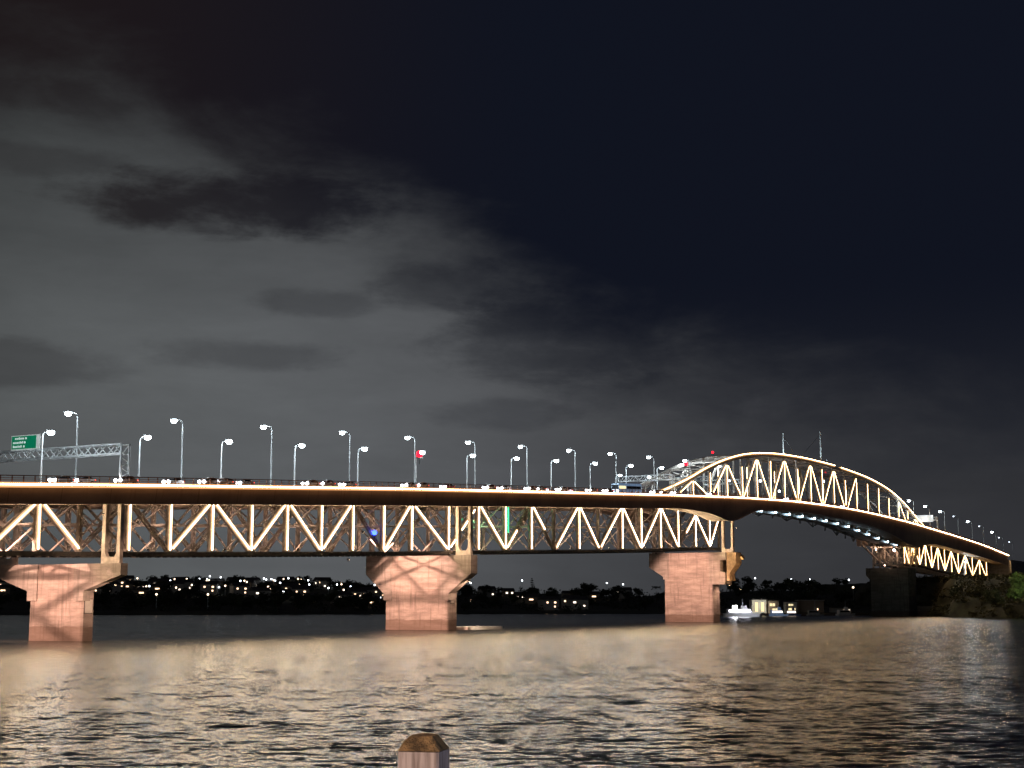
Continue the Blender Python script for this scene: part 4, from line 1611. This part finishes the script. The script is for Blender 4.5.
# ------------------------------------------------------------------ waterfront buildings and boats beyond the channel
def waterfront(px, y, w, d, h, wallc, wins, winm, label, roof=ROOF, z0=1.2):
    x = (px - 512) / F * y
    t = thing('waterfront_building', label, 'building', (x, y, z0), 'waterfront buildings beyond the channel')
    m = MB()
    m.box(x - w / 2, x + w / 2, y, y + d, z0 - 3, z0 + h)
    m.build('wall', wallc, t)
    m = MB()
    m.box(x - w / 2 - .5, x + w / 2 + .5, y - .6, y + d + .5, z0 + h, z0 + h + .45)
    m.build('roof', roof, t)
    for (wx, wz, ww, hh) in wins:
        m = MB()
        m.box(x + wx - ww / 2, x + wx + ww / 2, y - .10, y - .02, z0 + wz, z0 + wz + hh)
        o = m.build('window', winm, t)
        m = MB()
        for k in range(int(ww // 1.5) + 1):
            xx = x + wx - ww / 2 + k * ww / (int(ww // 1.5) + 0.0001) if ww >= 1.5 else x + wx - ww / 2
            m.box(xx - .12, xx + .12, y - .2, y - .11, z0 + wz, z0 + wz + hh)
        m.build('mullion', WALLM[0], o)
    return t


WW = mat('floodlit_white_wall', (.62, .62, .58), .7, 0, .1)
waterfront(756.5, 893, 8.5, 10, 7.8, WW, [(-1.6, 1.0, 2.2, 5.4), (2.0, 1.0, 2.2, 5.4)], WIN_Y, 'white boathouse with two tall yellow windows, leftmost on the far waterfront')
waterfront(770.5, 896, 6.6, 9, 7.2, WALLM[1], [(-.6, 4.2, 3.4, 1.6), (1.0, 1.0, 3.4, 1.8)], WIN_Y, 'tan boathouse with yellow windows beside the white one')
waterfront(788.5, 893, 6.5, 9, 6.6, WW, [(.2, .8, 4.4, 2.2), (-.4, 4.4, 3.0, 1.0)], WIN_Y, 'small pale boathouse with a wide lit front, middle of the far waterfront')
waterfront(808, 905, 15, 10, 7.4, WALLM[1], [(3.5, .8, 1.2, 2.0)], WIN_W, 'long dim shed with a pale flat roof on the far waterfront', WALLM[0])
waterfront(838, 900, 11, 9, 3.0, WALLM[0], [(3.0, .5, 4.0, 1.6)], WIN_C, 'low dim shed beside the trees left of the wide dark pier')
floodlight((146, 884, 8), (146, 893, 4), 'yard light in front of the white boathouse', 7000, (1, .92, .75), LAMPW, 120, .2, .8, s=.25, grp='yard lights on the far waterfront')
m = MB()
m.box(118, 226, 884, 897, -2.5, 1.25)
tag(m.build('wharf', CONC_D), 'dark wharf edge under the far waterfront buildings', 'wharf')


def boat(px, y, L, label, hullc, lit, rot=0.0, glowp=0, name='boat'):
    x = (px - 512) / F * y
    t = thing(name, label, 'boat', (x, y, 0), 'boats moored beyond the channel')
    t.rotation_euler = (0, 0, 0)
    ca, sa = math.cos(rot), math.sin(rot)

    def R(a, b, z):
        return (x + a * ca - b * sa, y + a * sa + b * ca, z)
    bw = L * .14
    m = MB()
    m.hexa([R(-L * .48, -bw * .7, -.4), R(L * .36, -bw * .7, -.4), R(L * .36, bw * .7, -.4), R(-L * .48, bw * .7, -.4),
            R(-L * .5, -bw, L * .085), R(L * .40, -bw, L * .085), R(L * .40, bw, L * .085), R(-L * .5, bw, L * .085)])
    m.add([R(L * .36, -bw * .7, -.4), R(L * .36, bw * .7, -.4), R(L * .40, bw, L * .085), R(L * .40, -bw, L * .085), R(L * .44, 0, -.4), R(L * .52, 0, L * .11)],
          [(0, 4, 5, 3), (4, 1, 2, 5), (3, 5, 2)])
    m.build('hull', hullc, t)
    m = MB()
    m.hexa([R(-L * .42, -bw * .8, L * .085), R(L * .22, -bw * .8, L * .085), R(L * .22, bw * .8, L * .085), R(-L * .42, bw * .8, L * .085),
            R(-L * .42, -bw * .75, L * .085 + 2.3), R(L * .15, -bw * .75, L * .085 + 2.3), R(L * .15, bw * .75, L * .085 + 2.3), R(-L * .42, bw * .75, L * .085 + 2.3)])
    c = m.build('cabin', hullc, t)
    m = MB()
    m.hexa([R(-L * .38, -bw * .84, L * .085 + .9), R(L * .16, -bw * .84, L * .085 + .9), R(L * .16, -bw * .80, L * .085 + .9), R(-L * .38, -bw * .80, L * .085 + .9),
            R(-L * .38, -bw * .82, L * .085 + 1.9), R(L * .13, -bw * .82, L * .085 + 1.9), R(L * .13, -bw * .78, L * .085 + 1.9), R(-L * .38, -bw * .78, L * .085 + 1.9)])
    m.build('window', lit, c)
    m = MB()
    m.hexa([R(-L * .06, -bw * .5, L * .085 + 2.3), R(L * .1, -bw * .5, L * .085 + 2.3), R(L * .1, bw * .5, L * .085 + 2.3), R(-L * .06, bw * .5, L * .085 + 2.3),
            R(-L * .06, -bw * .45, L * .085 + 4.0), R(L * .06, -bw * .45, L * .085 + 4.0), R(L * .06, bw * .45, L * .085 + 4.0), R(-L * .06, bw * .45, L * .085 + 4.0)])
    m.build('wheelhouse', hullc, t)
    m = MB()
    m.tube([R(-L * .02, 0, L * .085 + 4), R(-L * .02, 0, L * .085 + 7.5)], .1, 6)
    m.build('mast', GALV, t)
    return t


BOATW = mat('white_boat_paint', (.75, .75, .76), .35, 0, .05)
boat(741, 800, 21, 'brightly lit white ferry just right of the plain pink pier', BOATW, glow('ferry_window', (.92, .9, 1), 14.0), 0.04, name='ferry')
floodlight((117.2, 798, 5.2), (117.6, 786, 0), 'dazzling white deck lamp at the left end of the lit ferry', 2600, (.82, .85, 1), HEADL, 160, .3, .8, s=1.9, grp='lamps on the ferry')
floodlight((125, 789, 6.5), (124.5, 800, 2), 'cool lamp off the ferry lighting its side', 3800, (.85, .88, 1), BLUEW, 130, .3, .8, s=.2, grp='lamps on the ferry')  # free-standing lamp aimed at the ferry's side
boat(776, 850, 11, 'pale blue launch moored before the tan boathouse', mat('pale_blue_hull', (.35, .48, .62), .4, emit=(.4, .6, 1), strength=.12), WIN_C, .1)  # faint blue emission imitates lamp light on the pale blue hull
boat(790, 860, 9, 'blue launch moored before the small pale boathouse', mat('blue_hull', (.10, .16, .40), .4), WIN_C, -.1)
boat(812, 864, 10, 'grey launch moored before the long dim shed', mat('grey_hull', (.3, .3, .3), .4), GLASS, .05)
boat(842, 866, 12, 'white launch moored near the trees left of the wide dark pier', BOATW, GLASS, .35)

# ------------------------------------------------------------------ foreground post
yp = 8.6
xp = (426 - 512) / F * yp * 1.0
post = thing('timber_post', 'weathered square timber post with a chamfered mossy top in the foreground', 'post', (xp, yp, 5.55))
WOOD = bpy.data.materials.new('weathered_timber')
WOOD.use_nodes = True
t = NT(WOOD.node_tree)
b = WOOD.node_tree.nodes['Principled BSDF']
co = t.n('ShaderNodeTexCoord').outputs['Object']
x, y, z = t.sep(co)
grain = t.noise(t.comb(t.m('MULTIPLY', x, 30.0), t.m('MULTIPLY', y, 30.0), t.m('MULTIPLY', z, 2.0)), 1.0, 6, .6)
c = t.mixc(t.smooth(grain, .35, .65), (.24, .19, .165), (.50, .42, .38))
t.link(c, b.inputs['Base Color'])
b.inputs['Roughness'].default_value = .9
bn = t.n('ShaderNodeBump')
bn.inputs['Strength'].default_value = .6
bn.inputs['Distance'].default_value = .01
t.link(grain, bn.inputs['Height'])
t.link(bn.outputs[0], b.inputs['Normal'])
MOSS = mat('mossy_end_grain', (.22, .135, .055), .95, 0, .6, 14, .7)
ca = -.23


def PR(a, b_, z):
    return (xp + a * math.cos(ca) - b_ * math.sin(ca), yp + a * math.sin(ca) + b_ * math.cos(ca), z)


hw = .118
zt = 6.385
m = MB()
bv = .012
loop = [(-hw + bv, -hw), (hw - bv, -hw), (hw, -hw + bv), (hw, hw - bv), (hw - bv, hw), (-hw + bv, hw), (-hw, hw - bv), (-hw, -hw + bv)]
m.prism([PR(a, q, 5.4) for a, q in loop], (0, 0, zt - 5.4))
m.build('shaft', WOOD, post)
m = MB()
n = 9
vs, fs = [], []
rp = random.Random(2)
for j in range(n + 1):
    for i in range(n + 1):
        a, q = -hw + 2 * hw * i / n, -hw + 2 * hw * j / n
        e = min(hw - abs(a), hw - abs(q)) / hw
        z = zt + .004 + min(e * 1.75, .82) * .10 + (rp.uniform(-.005, .006) if 0 < i < n and 0 < j < n else 0)
        vs.append(PR(a, q, z))
for j in range(n):
    for i in range(n):
        fs.append((j * (n + 1) + i, j * (n + 1) + i + 1, (j + 1) * (n + 1) + i + 1, (j + 1) * (n + 1) + i))
m.add(vs, fs)
m.build('mossy_cap', MOSS, post)

# the promenade lamp that lights the post (stands behind and left of the viewer)
pl = lamp_proto('promenade_lamp', 6.0, 1.2, 'promenade street lamp behind the viewer', None, .25, LAMPW)
pl.location = (-9.0, -6.0, 5.55)
spot('promenade_lamp_beam', (-7.9, -6.0, 11.2), (xp, yp, 6.2), 12500, (1, .74, .62), 100, .6, .25)
pl2 = lamp_proto('promenade_lamp', 6.0, 1.2, 'cool promenade street lamp right of the viewer', None, .25, BLUEW)
pl2.location = (12.0, 3.0, 5.55)
spot('promenade_lamp_beam', (10.8, 3.0, 11.2), (xp, yp, 6.2), 1500, (.66, .72, 1), 100, .6, .25)
